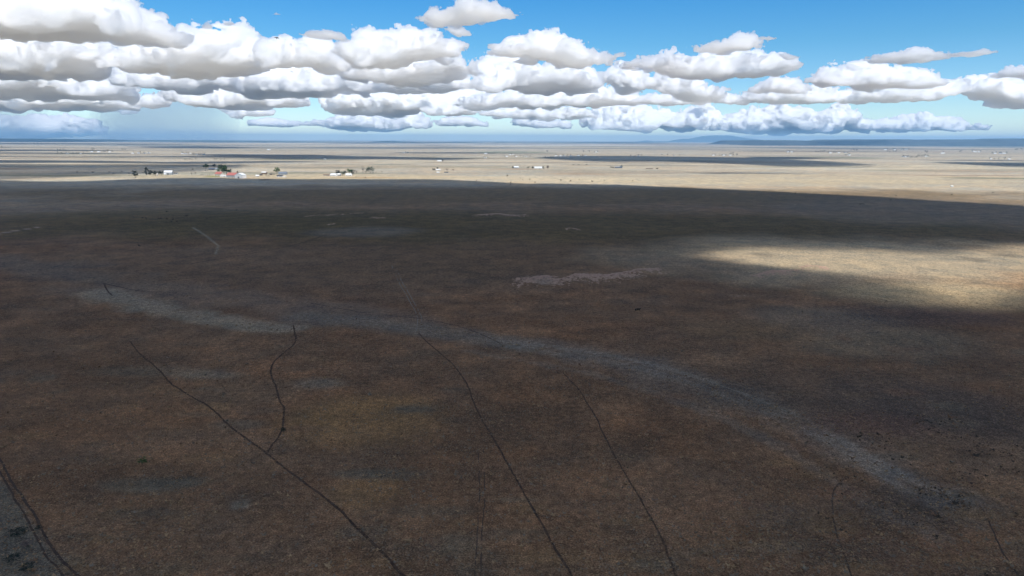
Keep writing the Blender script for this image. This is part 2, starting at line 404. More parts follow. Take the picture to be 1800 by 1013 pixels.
def blob(px, py, rx, ry, c, s=1.0, soft=0.9, rag=0.5):
    global COL
    p = gflat(px, py); e = gflat(px + rx, py); a = gflat(px, py - ry); b = gflat(px, py + ry)
    hx = abs(e[0] - p[0]); hy = abs(a[1] - b[1]) / 2; cy_ = (a[1] + b[1]) / 2
    m = (np.abs(GX - p[0]) < hx * 2.2) & (np.abs(GY - cy_) < hy * 2.2)
    if not m.any(): return
    d = np.hypot((GX[m] - p[0]) / hx + rag * wx[m], (GY[m] - cy_) / hy + rag * wy[m])
    k = (s * ss(1 + soft * .5, 1 - soft * .5, d))[:, None]
    COL[m] = COL[m] * (1 - k) + np.array(c) * k
def streak(pts, w0, w1, c, s=1.0, rag=0.6, scale=40.0):
    global COL
    P = np.array([gflat(*p) for p in pts])
    lo, hi = P.min(0) - 3 * max(w0, w1), P.max(0) + 3 * max(w0, w1)
    m = (GX > lo[0]) & (GX < hi[0]) & (GY > lo[1]) & (GY < hi[1])
    if not m.any(): return
    x, y = GX[m], GY[m]
    d, t = seg_dist(x + scale * .3 * wx[m], y + scale * .3 * wy[m], P)
    wd = w0 + (w1 - w0) * t
    k = ss(1.25, 0.35, d / wd + rag * fbm(x / scale, y / scale, None, 3)) * s
    COL[m] = COL[m] * (1 - k[:, None]) + np.array(c) * k[:, None]

BLUE = (.172, .147, .122); PALE = (.26, .23, .175); OLIVE = (.10, .08, .036); OCHRE = (.27, .165, .075)
DARK = (.085, .075, .065); RED = (.14, .085, .065); SCARP = (.48, .36, .29); GREY = (.158, .112, .060); LIT_TAN = (.335, .285, .20)
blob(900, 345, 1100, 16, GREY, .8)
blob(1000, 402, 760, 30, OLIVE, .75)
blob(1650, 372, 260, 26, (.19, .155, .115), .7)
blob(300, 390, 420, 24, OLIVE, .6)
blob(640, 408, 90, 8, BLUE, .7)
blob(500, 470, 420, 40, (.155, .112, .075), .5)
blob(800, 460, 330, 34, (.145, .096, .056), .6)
streak([(-60,455),(80,472),(200,500),(330,520),(520,540),(700,562)], 34, 26, BLUE, .5, 1.1)
streak([(180,515),(300,548),(420,568),(520,578)], 16, 10, PALE, .75, 0.9, 18)
streak([(540,555),(700,575),(830,595),(930,606)], 14, 10, BLUE, .8, .8, 20)
WASH = [(860,598),(960,610),(1080,628),(1190,655),(1300,690),(1400,730),(1480,775),(1570,830),(1690,880)]
streak(WASH, 13, 11, BLUE, .5, 1.0, 14)
for dx, dy, ww, st_ in ((0,0,2.6,.75),(0,14,1.8,.6),(-10,-8,2.0,.5),(30,32,2.2,.45),(-40,48,3,.35)):
    streak([(x_+dx, y_+dy*(.4+.9*i_/8)) for i_, (x_, y_) in enumerate(WASH)], ww, ww*1.2, (.22,.195,.165), st_, 1.1, 9)
streak([(1000,625),(1150,665),(1290,715),(1420,765),(1520,815)], 12, 8, BLUE, .4, 1.1, 14)
blob(640, 735, 130, 40, OCHRE, .75)
blob(640, 860, 60, 30, OCHRE, .5)
blob(430, 690, 90, 25, (.18,.13,.085), .5)
blob(260, 850, 75, 12, (.13,.116,.088), .9); blob(330, 845, 40, 9, (.13,.116,.088), .8); blob(425, 885, 16, 9, PALE, .6)
blob(660, 832, 80, 9, (.13,.116,.088), .8); blob(790, 955, 50, 18, (.13,.116,.088), .6); blob(730, 720, 40, 7, (.13,.116,.088), .8)
blob(420, 745, 50, 8, (.13,.116,.088), .6); blob(250, 655, 100, 10, (.13,.116,.088), .5); blob(360, 660, 60, 8, PALE, .5)
blob(560, 675, 45, 9, PALE, .5)
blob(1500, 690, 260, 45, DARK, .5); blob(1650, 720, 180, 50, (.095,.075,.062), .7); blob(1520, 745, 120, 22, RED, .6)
blob(1640, 555, 160, 20, (.10,.07,.058), .8); blob(1560, 600, 160, 25, (.2,.165,.115), .6)  # the paler blob paints dim sunlight below the sunlit patch
blob(1450, 560, 130, 22, (.19,.165,.13), .5); blob(1300, 580, 120, 18, (.175,.125,.075), .5)  # first blob paints the same dim sunlight into the ground colour
blob(1560, 460, 420, 38, LIT_TAN, .85)  # ground painted paler where the sun comes through the cloud gap
blob(1700, 520, 200, 22, (.36,.29,.18), .8)  # extra brightness on the near side of the sunlit patch, painted in
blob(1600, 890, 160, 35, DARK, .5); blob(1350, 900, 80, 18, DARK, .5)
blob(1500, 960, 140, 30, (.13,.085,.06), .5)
for a in ((950,492,50,9,.5),(1040,489,60,10,.5),(1100,483,40,7,.45),(1300,520,40,4,.4),(875,380,50,4,.3),(1390,478,60,6,.3),(620,380,90,3,.25)):
    scarp(*a)
streak([(-40,418),(20,408),(78,398)], 5, 3, (.40,.30,.25), .8, .3)
streak([(340,400),(362,415),(385,432),(380,446)], 2, 1.4, PALE, .7, .3, 8)
# far plains: greener and redder fields, then strips that include painted cloud shade
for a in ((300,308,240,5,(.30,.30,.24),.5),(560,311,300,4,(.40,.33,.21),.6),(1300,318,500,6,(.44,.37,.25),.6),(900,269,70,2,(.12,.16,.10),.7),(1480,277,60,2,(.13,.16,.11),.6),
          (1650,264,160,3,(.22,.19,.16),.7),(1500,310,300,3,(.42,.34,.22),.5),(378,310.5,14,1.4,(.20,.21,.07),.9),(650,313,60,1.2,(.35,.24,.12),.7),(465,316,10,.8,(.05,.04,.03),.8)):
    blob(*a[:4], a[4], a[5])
for a in ((700,260,260,1.6,(.10,.105,.10),.8),(1450,260.5,130,1.2,(.10,.11,.10),.8),(250,256,300,1.0,(.13,.14,.14),.7),(900,255,300,1.2,(.42,.40,.36),.6),(1150,262,140,1.2,(.14,.14,.13),.6),(1700,258,250,1.4,(.17,.17,.16),.7)):  # the two darkest strips paint far cloud shadow into the ground colour
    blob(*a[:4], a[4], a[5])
rp = np.random.default_rng(77)
for k_ in range(150):                          # mottling of the near grassland: rusty, straw and grey green patches
    x_, y_ = rp.uniform(-100, 1900), 1013 - 420 * rp.random() ** 1.3
    sc_ = .35 + .65 * (y_ - 560) / 450
    blob(x_, y_, rp.uniform(25, 95) * sc_, rp.uniform(4, 15) * sc_, [(.13,.118,.088),(.24,.155,.082),(.20,.115,.07),(.12,.092,.064)][rp.integers(4)], rp.uniform(.25, .6), .9, .9)
for k_ in range(120):
    y_ = 252 + 62 * rp.random() ** 1.6; x_ = rp.uniform(-150, 1950)
    blob(x_, y_, rp.uniform(30, 190), rp.uniform(.3, .5 + (y_ - 250) * .035), [(.17,.155,.12),(.23,.195,.15),(.42,.37,.27),(.26,.19,.13),(.15,.155,.10)][rp.integers(5)], rp.uniform(.35, .8), .9, .8)
# roadside strip of grey gravel in the lower left corner
strip = np.array([gflat(*p) for p in [(-400,600),(-60,760),(0,842),(62,925),(118,1016),(150,1150),(-500,1150)]])
k = ss(-1.2, 1.0, poly_sd(GX, GY, strip) + 1.2 * fbm(GX / 5, GY / 5, None, 3))[..., None]
COL = COL * (1 - k) + np.array([.145, .128, .10]) * k
k2 = ss(12, 26, poly_sd(GX, GY, strip))[..., None]
COL = COL * (1 - k2) + np.array([.15, .145, .075]) * k2
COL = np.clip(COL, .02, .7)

nr, nth = RR.shape
V = np.stack([GX.ravel(), GY.ravel(), GZ.ravel()], 1)
ii, jj = np.meshgrid(np.arange(nr-1), np.arange(nth), indexing='ij')
j2 = (jj + 1) % nth
Q = np.stack([ii*nth+jj, (ii+1)*nth+jj, (ii+1)*nth+j2, ii*nth+j2], -1).reshape(-1, 4)[:, ::-1]
m, t, n, l = new_mat("prairie_ground")
b = n["Principled BSDF"]; b.inputs["Roughness"].default_value = 1.0
b.inputs["Specular IOR Level"].default_value = 0.05
at_ = n.new("ShaderNodeAttribute"); at_.attribute_name = "soil"
geo = n.new("ShaderNodeNewGeometry")
def noise(scale, detail, rough=.6, dist=0.0, vec=None):
    x = n.new("ShaderNodeTexNoise"); x.inputs["Scale"].default_value = scale; x.inputs["Detail"].default_value = detail
    x.inputs["Roughness"].default_value = rough; x.inputs["Distortion"].default_value = dist
    l.new(vec or geo.outputs["Position"], x.inputs["Vector"]); return x.outputs["Fac"]
def ramp(src, stops):
    r = n.new("ShaderNodeValToRGB"); e = r.color_ramp.elements
    while len(e) < len(stops): e.new(.5)
    for q, (p, c) in zip(e, stops): q.position = p; q.color = (*c, 1) if hasattr(c, '__len__') else (c, c, c, 1)
    l.new(src, r.inputs[0]); return r.outputs[0]
def mul(a_, b_):
    x = n.new("ShaderNodeMix"); x.data_type = 'RGBA'; x.blend_type = 'MULTIPLY'; x.inputs[0].default_value = 1
    l.new(a_, x.inputs[6]); l.new(b_, x.inputs[7]); return x.outputs[2]
c = at_.outputs["Color"]
c = mul(c, ramp(noise(2.1, 3, .8), [(.30, .28), (.5, .95), (.68, 2.2)]))           # tussocks
c = mul(c, ramp(noise(.42, 4, .65), [(.3, .62), (.5, 1.0), (.7, 1.45)]))            # clumps
c = mul(c, ramp(noise(.06, 4, .6), [(.3, (.72, .76, .80)), (.7, (1.3, 1.22, 1.12))]))# patches
c = mul(c, ramp(noise(.011, 5, .6), [(.3, (.86, .88, .92)), (.7, (1.14, 1.1, 1.04))]))
# bare pinkish soil showing between the tussocks of eroded banks
th_ = n.new("ShaderNodeMath"); th_.operation = 'MULTIPLY_ADD'; l.new(noise(.55, 5, .8), th_.inputs[0]); th_.inputs[1].default_value = 2.2; th_.inputs[2].default_value = -1.55
ad = n.new("ShaderNodeMath"); ad.operation = 'MULTIPLY_ADD'; l.new(at_.outputs["Alpha"], ad.inputs[0]); ad.inputs[1].default_value = 1.3; l.new(th_.outputs[0], ad.inputs[2])
gt = n.new("ShaderNodeMath"); gt.operation = 'MULTIPLY'; gt.use_clamp = True; l.new(ad.outputs[0], gt.inputs[0]); gt.inputs[1].default_value = 2.5
bm = n.new("ShaderNodeMix"); bm.data_type = 'RGBA'; l.new(gt.outputs[0], bm.inputs[0]); l.new(c, bm.inputs[6]); bm.inputs[7].default_value = (.46, .35, .275, 1)
c = bm.outputs[2]
l.new(c, b.inputs["Base Color"])
bp = n.new("ShaderNodeBump"); bp.inputs["Strength"].default_value = .7; bp.inputs["Distance"].default_value = .5
l.new(noise(1.6, 3, .7), bp.inputs["Height"]); l.new(bp.outputs[0], b.inputs["Normal"])
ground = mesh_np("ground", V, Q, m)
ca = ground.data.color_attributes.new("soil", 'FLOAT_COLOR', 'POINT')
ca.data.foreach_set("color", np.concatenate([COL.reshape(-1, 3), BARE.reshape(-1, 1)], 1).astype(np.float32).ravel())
tag(ground, kind="structure")
# the clouds overhead, outside the frame: their thickness decides where the plain below is in shade
BASE = 1800.0
SHIFT = SUN[:2] / SUN[2] * BASE
M_DECK = cloud_mat("dense_cloud_vapour", 0.02)
def deck(poly, soft, thick, step, holes=(), pix=True):
    P = np.array([gflat(*p) if pix else p for p in poly], float)
    lo, hi = P.min(0) - 50, P.max(0) + 50
    xs = np.arange(lo[0], hi[0], step); ys = np.arange(lo[1], hi[1], step)
    X, Y = np.meshgrid(xs, ys, indexing='ij')
    wob = soft * .35 * fbm(X / soft / 1.5, Y / soft / 1.5, None, 4)
    k = ss(0, soft, poly_sd(X, Y, P) + wob) ** 1.5
    for hp, hs in holes:
        H = np.array([gflat(*p) for p in hp])
        k = k * (1 - ss(-hs, hs * .6, poly_sd(X, Y, H) + hs * .35 * fbm(X / hs, Y / hs, None, 4)))
    T = thick * k * (1 + .25 * fbm(X / 300, Y / 300, None, 4))
    T[0] = T[-1] = 0; T[:, 0] = T[:, -1] = 0
    T[T < .5] = 0
    on = T > 0
    cell = on[:-1, :-1] | on[1:, :-1] | on[:-1, 1:] | on[1:, 1:]
    used = np.zeros(T.shape, bool)
    for a in (0, 1):
        for b2 in (0, 1): used[a:a+cell.shape[0], b2:b2+cell.shape[1]] |= cell
    it = np.full(T.shape, -1); ib = np.full(T.shape, -1)
    nt_ = used.sum(); it[used] = np.arange(nt_)
    ib[used & ~on] = it[used & ~on]; nb = (used & on).sum(); ib[used & on] = nt_ + np.arange(nb)
    vt = np.stack([X[used], Y[used], T[used] * .8], 1)
    sag = -.2 * T
    vb = np.stack([X[used & on], Y[used & on], sag[used & on]], 1)
    v = np.vstack([vt, vb]); v[:, :2] += SHIFT; v[:, 2] += BASE
    c_ = np.argwhere(cell); i, j = c_[:, 0], c_[:, 1]
    qt = np.stack([it[i, j], it[i+1, j], it[i+1, j+1], it[i, j+1]], 1)
    qb = np.stack([ib[i, j], ib[i, j+1], ib[i+1, j+1], ib[i+1, j]], 1)
    o = mesh_np("overhead_cloud", v, np.vstack([qt, qb]), M_DECK)
    tag(o, kind="stuff")
    return o
LIT = [(1180,448),(1230,436),(1320,431),(1450,432),(1600,437),(1700,426),(1800,428),(2000,425),(2400,430),(2400,720),(2000,670),(1800,582),(1720,556),(1620,524),(1500,499),(1400,490),(1330,486),(1250,468)]
a0 = [(-600,330),(-100,322),(0,320),(150,322),(250,318),(350,314),(450,315),(550,317),(700,318),(850,318),(940,322),(1000,325),(1200,328),(1400,337),(1500,343),(1650,352),(1800,361),(2300,385)]
p0 = [gflat(*p) for p in a0]
deck(p0 + [np.array([1500., 300.]), np.array([2200., -900.]), np.array([1500., -2600.]), np.array([-1500., -2600.]), np.array([-2600., -900.])], 140., 420., 22., holes=[(LIT, 75.)], pix=False)
G2 = [  # shade on the plain farther off, as outlines in the photograph
 ([(-200,300),(0,296),(120,301),(240,300),(330,296),(440,291),(560,289),(330,290),(200,297),(-200,292)], 140, 70),
 ([(-300,284),(0,281),(150,282),(300,284),(450,283),(620,283),(700,279),(560,286),(440,288),(320,290),(100,287),(-300,290)], 200, 170),
 ([(-300,274.5),(0,274),(120,275.5),(300,274.5),(420,275),(560,277),(440,279),(250,277.5),(0,277),(-300,278)], 200, 170),
 ([(300,272),(420,271.5),(560,272.5),(680,275),(800,277),(900,279),(780,282.5),(640,281),(480,281),(360,276)], 200, 170),
 ([(920,277),(980,274.5),(1080,274),(1180,275),(1300,276),(1420,281),(1500,285),(1570,291),(1500,295),(1380,294.5),(1270,289),(1180,285.5),(1060,286),(980,283)], 200, 170),
 ([(-400,286),(0,288),(460,290),(440,296),(360,302),(230,309),(90,315),(0,318),(-400,322)], 90, 58),
 ([(-300,291),(0,290.5),(200,291.5),(430,290.5),(480,293),(300,296),(100,296),(-300,295)], 110, 90),
 ([(60,304),(170,302),(300,303),(240,306),(100,307)], 70, 70),
 ([(-300,269),(0,268.6),(200,269.6),(330,270.6),(200,271.6),(0,271.4),(-300,271.5)], 200, 130),
 ([(640,268.5),(800,268),(960,269.5),(820,270.8),(700,270.4)], 220, 120),
 ([(1200,304),(1260,302),(1360,303.5),(1480,306),(1380,308),(1240,307)], 110, 90),
 ([(1290,275),(1400,275.5),(1500,278),(1400,282),(1300,280)], 200, 170),
 ([(1610,286),(1660,284),(1760,285),(1900,286),(2200,288),(2200,297),(1900,296),(1760,294),(1680,289)], 200, 170),
 ([(1560,281),(1700,280.5),(1900,281),(1900,283),(1650,283)], 180, 140),
 ([(-200,263.5),(60,263),(160,264),(250,266),(120,267.5),(-200,267)], 320, 150),
 ([(180,257.5),(360,257),(520,259.5),(380,261),(250,260)], 400, 160),
]
for pl, so, tk in G2:
    deck(pl, float(so), float(tk), so / 5.0)
def hills_mat(name, c):
    m, t, n, l = new_mat(name)
    b = n["Principled BSDF"]; b.inputs["Roughness"].default_value = 1; b.inputs["Specular IOR Level"].default_value = 0
    g = n.new("ShaderNodeNewGeometry"); x = n.new("ShaderNodeTexNoise"); x.inputs["Scale"].default_value = .003; x.inputs["Detail"].default_value = 5
    l.new(g.outputs["Position"], x.inputs["Vector"])
    r = n.new("ShaderNodeValToRGB"); r.color_ramp.elements[0].color = (*[v * .6 for v in c], 1); r.color_ramp.elements[1].color = (*[v * 1.4 for v in c], 1)
    r.color_ramp.elements[0].position = .3; r.color_ramp.elements[1].position = .7
    l.new(x.outputs[0], r.inputs[0]); l.new(r.outputs[0], b.inputs["Base Color"])
    return m
M_HILL = hills_mat("hazed_juniper_hillside", (.05, .062, .07))  # dark juniper with some haze blue mixed into its colour
def ridge(name, prof, Y, depth, flat, mat=M_HILL, rough=.25):
    """a range at distance Y whose skyline follows the given outline; flat is the share of the depth that the top takes"""
    P = np.array([at(a, b, Y) for a, b in prof])
    nx = 220; xs = np.linspace(P[0, 0], P[-1, 0], nx); ys = np.linspace(-depth/2, depth/2, 29)
    X, D = np.meshgrid(xs, ys, indexing='ij')
    top = np.interp(X, P[:, 0], P[:, 2])
    top = top * (1 + .06 * fbm(X / (depth * .12), X * 0 + 2.2, None, 4))
    u = np.abs(D) / (depth / 2) + rough * fbm(X / (depth * .3) + Y, D / (depth * .6), None, 4)
    k = ss(1.0, flat, u)
    Z = top * k; Z[:, 0] = Z[:, -1] = -20
    V_ = np.stack([X.ravel(), Y + D.ravel(), Z.ravel()], 1)
    i, j = np.meshgrid(np.arange(nx-1), np.arange(28), indexing='ij')
    q = np.stack([i*29+j, (i+1)*29+j, (i+1)*29+j+1, i*29+j+1], -1).reshape(-1, 4)
    o = mesh_np(name, V_, q, mat); tag(o, kind="structure"); return o
ridge("mesa", [(1265,257),(1285,252),(1300,247.2),(1350,246.6),(1400,248),(1470,247.6),(1480,246),(1540,245.2),(1560,246.4),(1640,246),(1680,245.4),(1720,246.4),(1770,246),(1790,243.8),(1830,243.5),(1900,247),(2100,246)], 18000, 5000, .55)
ridge("mountain", [(1090,251),(1120,249.5),(1135,247),(1150,248.5),(1180,248.5),(1200,244.5),(1215,244.5),(1235,240),(1252,238.2),(1285,238.4),(1310,242),(1360,250)], 46000, 7000, .05, rough=.35)
ridge("hills", [(640,252),(660,249),(680,248.2),(690,248.2),(700,249),(740,250),(780,250),(800,249.5),(850,251)], 23000, 5000, .1)
ridge("hills", [(860,251),(880,249.6),(900,250.6),(960,251),(1090,249.8),(1150,251)], 26000, 5000, .2)
ridge("mesa", [(-250,243.5),(-60,243.5),(60,244.2),(150,245),(180,247)], 21000, 5000, .6)
ridge("hills", [(150,248),(260,246.5),(360,247),(480,248.5),(600,249.5),(680,250.5)], 24000, 5000, .3)

# ------------------------------------------------------------------ haze
HZ = 500.0
hz = np.array([(sx * 68000, sy, z) for z in (-60, HZ) for sx, sy in ((-1, -9000), (1, -9000), (1, 68000), (-1, 68000))], float)
m, t, n, l = new_mat("haze_air")
n.remove(n["Principled BSDF"])
pv = n.new("ShaderNodeVolumePrincipled")
pv.inputs["Color"].default_value = (.35, .655, 1.0, 1)
pv.inputs["Density"].default_value = 3.3e-5
pv.inputs["Anisotropy"].default_value = 0.0
l.new(pv.outputs[0], n["Material Output"].inputs["Volume"])
hb = mesh_np("haze", hz, [(0,3,2,1),(4,5,6,7),(0,1,5,4),(1,2,6,5),(2,3,7,6),(3,0,4,7)], m, smooth=False)
tag(hb, kind="stuff")

# ------------------------------------------------------------------ rain falling under the left cloud bank
M_RAIN, t, n, l = new_mat("rain_veil")
n.remove(n["Principled BSDF"])
vs = n.new("ShaderNodeVolumePrincipled")
vs.inputs["Color"].default_value = (.55, .66, .76, 1); vs.inputs["Density"].default_value = 2.0e-4
l.new(vs.outputs[0], n["Material Output"].inputs["Volume"])
def rain(x0, x1, px_top, Y, depth):
    p0, p1, q = at(x0, 246, Y), at(x1, 246, Y), at(x0, px_top, Y)
    ax, ay, az = 26, 8, 6
    vv, qq = [], []
    ang = np.linspace(0, 2*np.pi, 40, endpoint=False)
    cx, hw = (p0[0]+p1[0])/2, abs(p1[0]-p0[0])/2
    for k in range(az):
        zz = -5 + (q[2]+5) * k / (az-1)
        rag = 1 + .10 * np.sin(ang*3+1) + .05*np.sin(ang*7)
        vv += [(cx + hw * rag[i] * np.cos(ang[i]) + (zz-600)*.25, Y + depth * rag[i] * np.sin(ang[i]), zz) for i in range(40)]
    for k in range(az-1):
        for i in range(40): qq.append((k*40+i, k*40+(i+1)%40, (k+1)*40+(i+1)%40, (k+1)*40+i))
    vv += [(cx, Y, -5), (cx, Y, q[2])]
    me = bpy.data.meshes.new("rain")
    fs = [tuple(f_) for f_ in qq] + [(len(vv)-2, (i+1)%40, i) for i in range(40)] + [(len(vv)-1, (az-1)*40+i, (az-1)*40+(i+1)%40) for i in range(40)]
    me.from_pydata(vv, [], fs); me.materials.append(M_RAIN)
    tag(link(bpy.data.objects.new("rain", me)), kind="stuff")
rain(165, 400, 176, 44000.0, 3000.0)
rain(-200, 60, 180, 46000.0, 2000.0)
# ------------------------------------------------------------------ materials of the things
def mat(name, c, rough=.9, var=.25, scale=3.0, metal=0.0, spec=.2):
    m, t, n, l = new_mat(name)
    b = n["Principled BSDF"]; b.inputs["Roughness"].default_value = rough; b.inputs["Metallic"].default_value = metal
    b.inputs["Specular IOR Level"].default_value = spec
    tcn = n.new("ShaderNodeTexCoord"); x = n.new("ShaderNodeTexNoise"); x.inputs["Scale"].default_value = scale; x.inputs["Detail"].default_value = 4
    l.new(tcn.outputs["Object"], x.inputs["Vector"])
    r = n.new("ShaderNodeValToRGB"); e = r.color_ramp.elements
    e[0].position, e[1].position = .3, .7
    e[0].color = (*[v * (1 - var) for v in c], 1); e[1].color = (*[min(v * (1 + var), .9) for v in c], 1)
    l.new(x.outputs["Fac"], r.inputs[0]); l.new(r.outputs[0], b.inputs["Base Color"])
    return m
M = dict(
    juniper=mat("juniper_needles", (.022, .030, .020), scale=9, var=.4), green=mat("green_leaves", (.065, .115, .030), scale=9, var=.4),
    dkgreen=mat("dark_green_leaves", (.036, .070, .026), scale=9, var=.4), olive=mat("grey_green_leaves", (.12, .14, .10), scale=9, var=.3),
    twig=mat("bare_twigs", (.17, .125, .105), scale=9, var=.3), bark=mat("bark", (.09, .07, .055)),
    white=mat("white_paint", (.72, .72, .70), .6, .06), whitemetal=mat("white_metal_sheet", (.70, .72, .74), .45, .06), red=mat("red_roof_metal", (.42, .15, .125), .6, .15),
    grey=mat("grey_siding", (.34, .36, .38), .8, .1), blue=mat("blue_grey_roof", (.16, .19, .24), .6, .15), pale=mat("pale_plaster", (.55, .50, .44), .9, .1),
    dark=mat("dark_roof_shingle", (.07, .07, .075), .8, .2), brown=mat("weathered_timber", (.20, .15, .11), .9, .25), glass=mat("window_glass", (.03, .04, .05), .15, .1, spec=.5),
    door=mat("door_paint", (.12, .13, .14), .6, .1), hide=mat("black_hide", (.012, .011, .010), .7, .3), feather=mat("black_feathers", (.015, .015, .017), .7, .2),
    palesteel=mat("pale_pipe_rail", (.60, .55, .47), .6, .1))

def mesh_py(name, v, f, m, parent=None, smooth=False):
    me = bpy.data.meshes.new(name); me.from_pydata([tuple(p) for p in v], [], f); me.materials.append(m)
    if smooth: me.polygons.foreach_set("use_smooth", [True] * len(me.polygons))
    me.update()
    return link(bpy.data.objects.new(name, me), parent)
class MB:
    def __init__(s): s.v, s.f = [], []
    def box(s, x0, x1, y0, y1, z0, z1):
        o = len(s.v); s.v += [(x, y, z) for z in (z0, z1) for x, y in ((x0, y0), (x1, y0), (x1, y1), (x0, y1))]
        s.f += [tuple(o + i for i in q) for q in ((0,3,2,1),(4,5,6,7),(0,1,5,4),(1,2,6,5),(2,3,7,6),(3,0,4,7))]; return s
    def prism(s, prof, y0, y1):
        """a profile in x-z pushed from y0 to y1"""
        o, k = len(s.v), len(prof); s.v += [(x, y0, z) for x, z in prof] + [(x, y1, z) for x, z in prof]
        s.f += [tuple(o + i for i in range(k)), tuple(o + k + i for i in reversed(range(k)))]
        s.f += [(o+i, o+k+i, o+k+(i+1) % k, o+(i+1) % k) for i in range(k)]; return s
    def tube(s, a, b, r0, r1, n=6):
        a, b = Vector(a), Vector(b); d = (b - a).normalized(); u = d.orthogonal().normalized(); w_ = d.cross(u); o = len(s.v)
        for p, r in ((a, r0), (b, r1)):
            s.v += [tuple(p + r * (u * math.cos(i*2*math.pi/n) + w_ * math.sin(i*2*math.pi/n))) for i in range(n)]
        s.f += [(o+i, o+(i+1) % n, o+n+(i+1) % n, o+n+i) for i in range(n)] + [tuple(o+n+i for i in range(n)), tuple(o+i for i in reversed(range(n)))]; return s
    def build(s, name, m, parent=None): return mesh_py(name, s.v, s.f, m, parent)
def empty(name, loc, rz=0.0):
    o = bpy.data.objects.new(name, None); o.location = loc; o.rotation_euler.z = rz; o.empty_display_size = .5
    return link(o)
def mpp(p): return math.hypot(p[0], p[1]) / F          # metres in one photo pixel at a ground point

# ------------------------------------------------------------------ trees
def tree_proto(kind, n=340, seed=1):
    r = np.random.default_rng(seed)
    tr = MB(); top = {"cone": .8, "round": .62, "bare": .8}[kind]
    tr.tube((0, 0, -.03), (.01, .01, .3), .035, .026); tr.tube((.01, .01, .3), (0, .02, top), .026, .008)
    for i in range(7 if kind != "bare" else 16):
        z = r.uniform(.22, .6); a = r.uniform(0, 6.28); L = r.uniform(.18, .36)
        tr.tube((0.005, .01, z), (math.cos(a) * L, math.sin(a) * L, z + L * r.uniform(.3, 1.0)), .013, .004, 4)
    cl = []
    for i in range(26):
        a = r.uniform(0, 6.28); z = r.uniform(0, 1)
        if kind == "cone": zz = .06 + .88 * z; rad = .48 * (1 - z) ** .75 * math.sqrt(r.uniform(.1, 1)); s = .11 - .05 * z
        else: zz = .36 + .52 * z; rad = .40 * math.sqrt(max(1 - ((zz - .60) / .42) ** 2, .05)) * math.sqrt(r.uniform(.15, 1)); s = r.uniform(.08, .15)
        cl.append((math.cos(a) * rad, math.sin(a) * rad, zz, s))
    v, f = [], []
    k = n if kind != "bare" else n // 2
    for i in range(k):
        c = cl[r.integers(len(cl))]; p = np.array(c[:3]) + r.normal(0, 1, 3) * c[3] * .62
        p[2] = np.clip(p[2], .04, 1.0)
        q = Vector(r.normal(0, 1, 3)).normalized(); u = q.orthogonal().normalized(); w_ = q.cross(u)
        s = r.uniform(.028, .06) if kind != "bare" else r.uniform(.02, .05); e = s if kind != "bare" else s * .18
        o = len(v); v += [tuple(Vector(p) + u * a * s + w_ * b * e) for a, b in ((-1, -.6), (.2, -1), (1, .5), (-.3, 1))]; f.append((o, o+1, o+2, o+3))
    return tr, v, f
PROTO = {}
def tree(kind, m_, px, py, hpx, wpx, label, cat="tree", group=None, name="tree", n=340):
    p = gp(px, py); s = mpp(p); k_ = 1.35 if hpx > 4 and n > 100 else 1.15; h, w_ = hpx * s * k_, wpx * s * k_
    key = (kind, m_, n, (int(px) % 3) if n > 100 else 0)
    if key not in PROTO:
        tr, v, f = tree_proto(kind, n, 11 + len(PROTO))
        e = empty(name, (0, 0, 0))
        a = tr.build("trunk", M["bark"], e); b = mesh_py("crown", v, f, M[m_], e)
        PROTO[key] = (e, a, b)
    else:
        e0, a0_, b0 = PROTO[key]
        e = e0.copy(); e.name = name; link(e)
        for ch in (a0_, b0):
            c_ = ch.copy(); link(c_, e)
    e.location = p; e.scale = (w_ / .95, w_ / .95, h); e.rotation_euler.z = random.uniform(0, 6.28)
    for k_ in ("label", "category", "group"):
        if k_ in e: del e[k_]
    tag(e, label, cat, group); return e

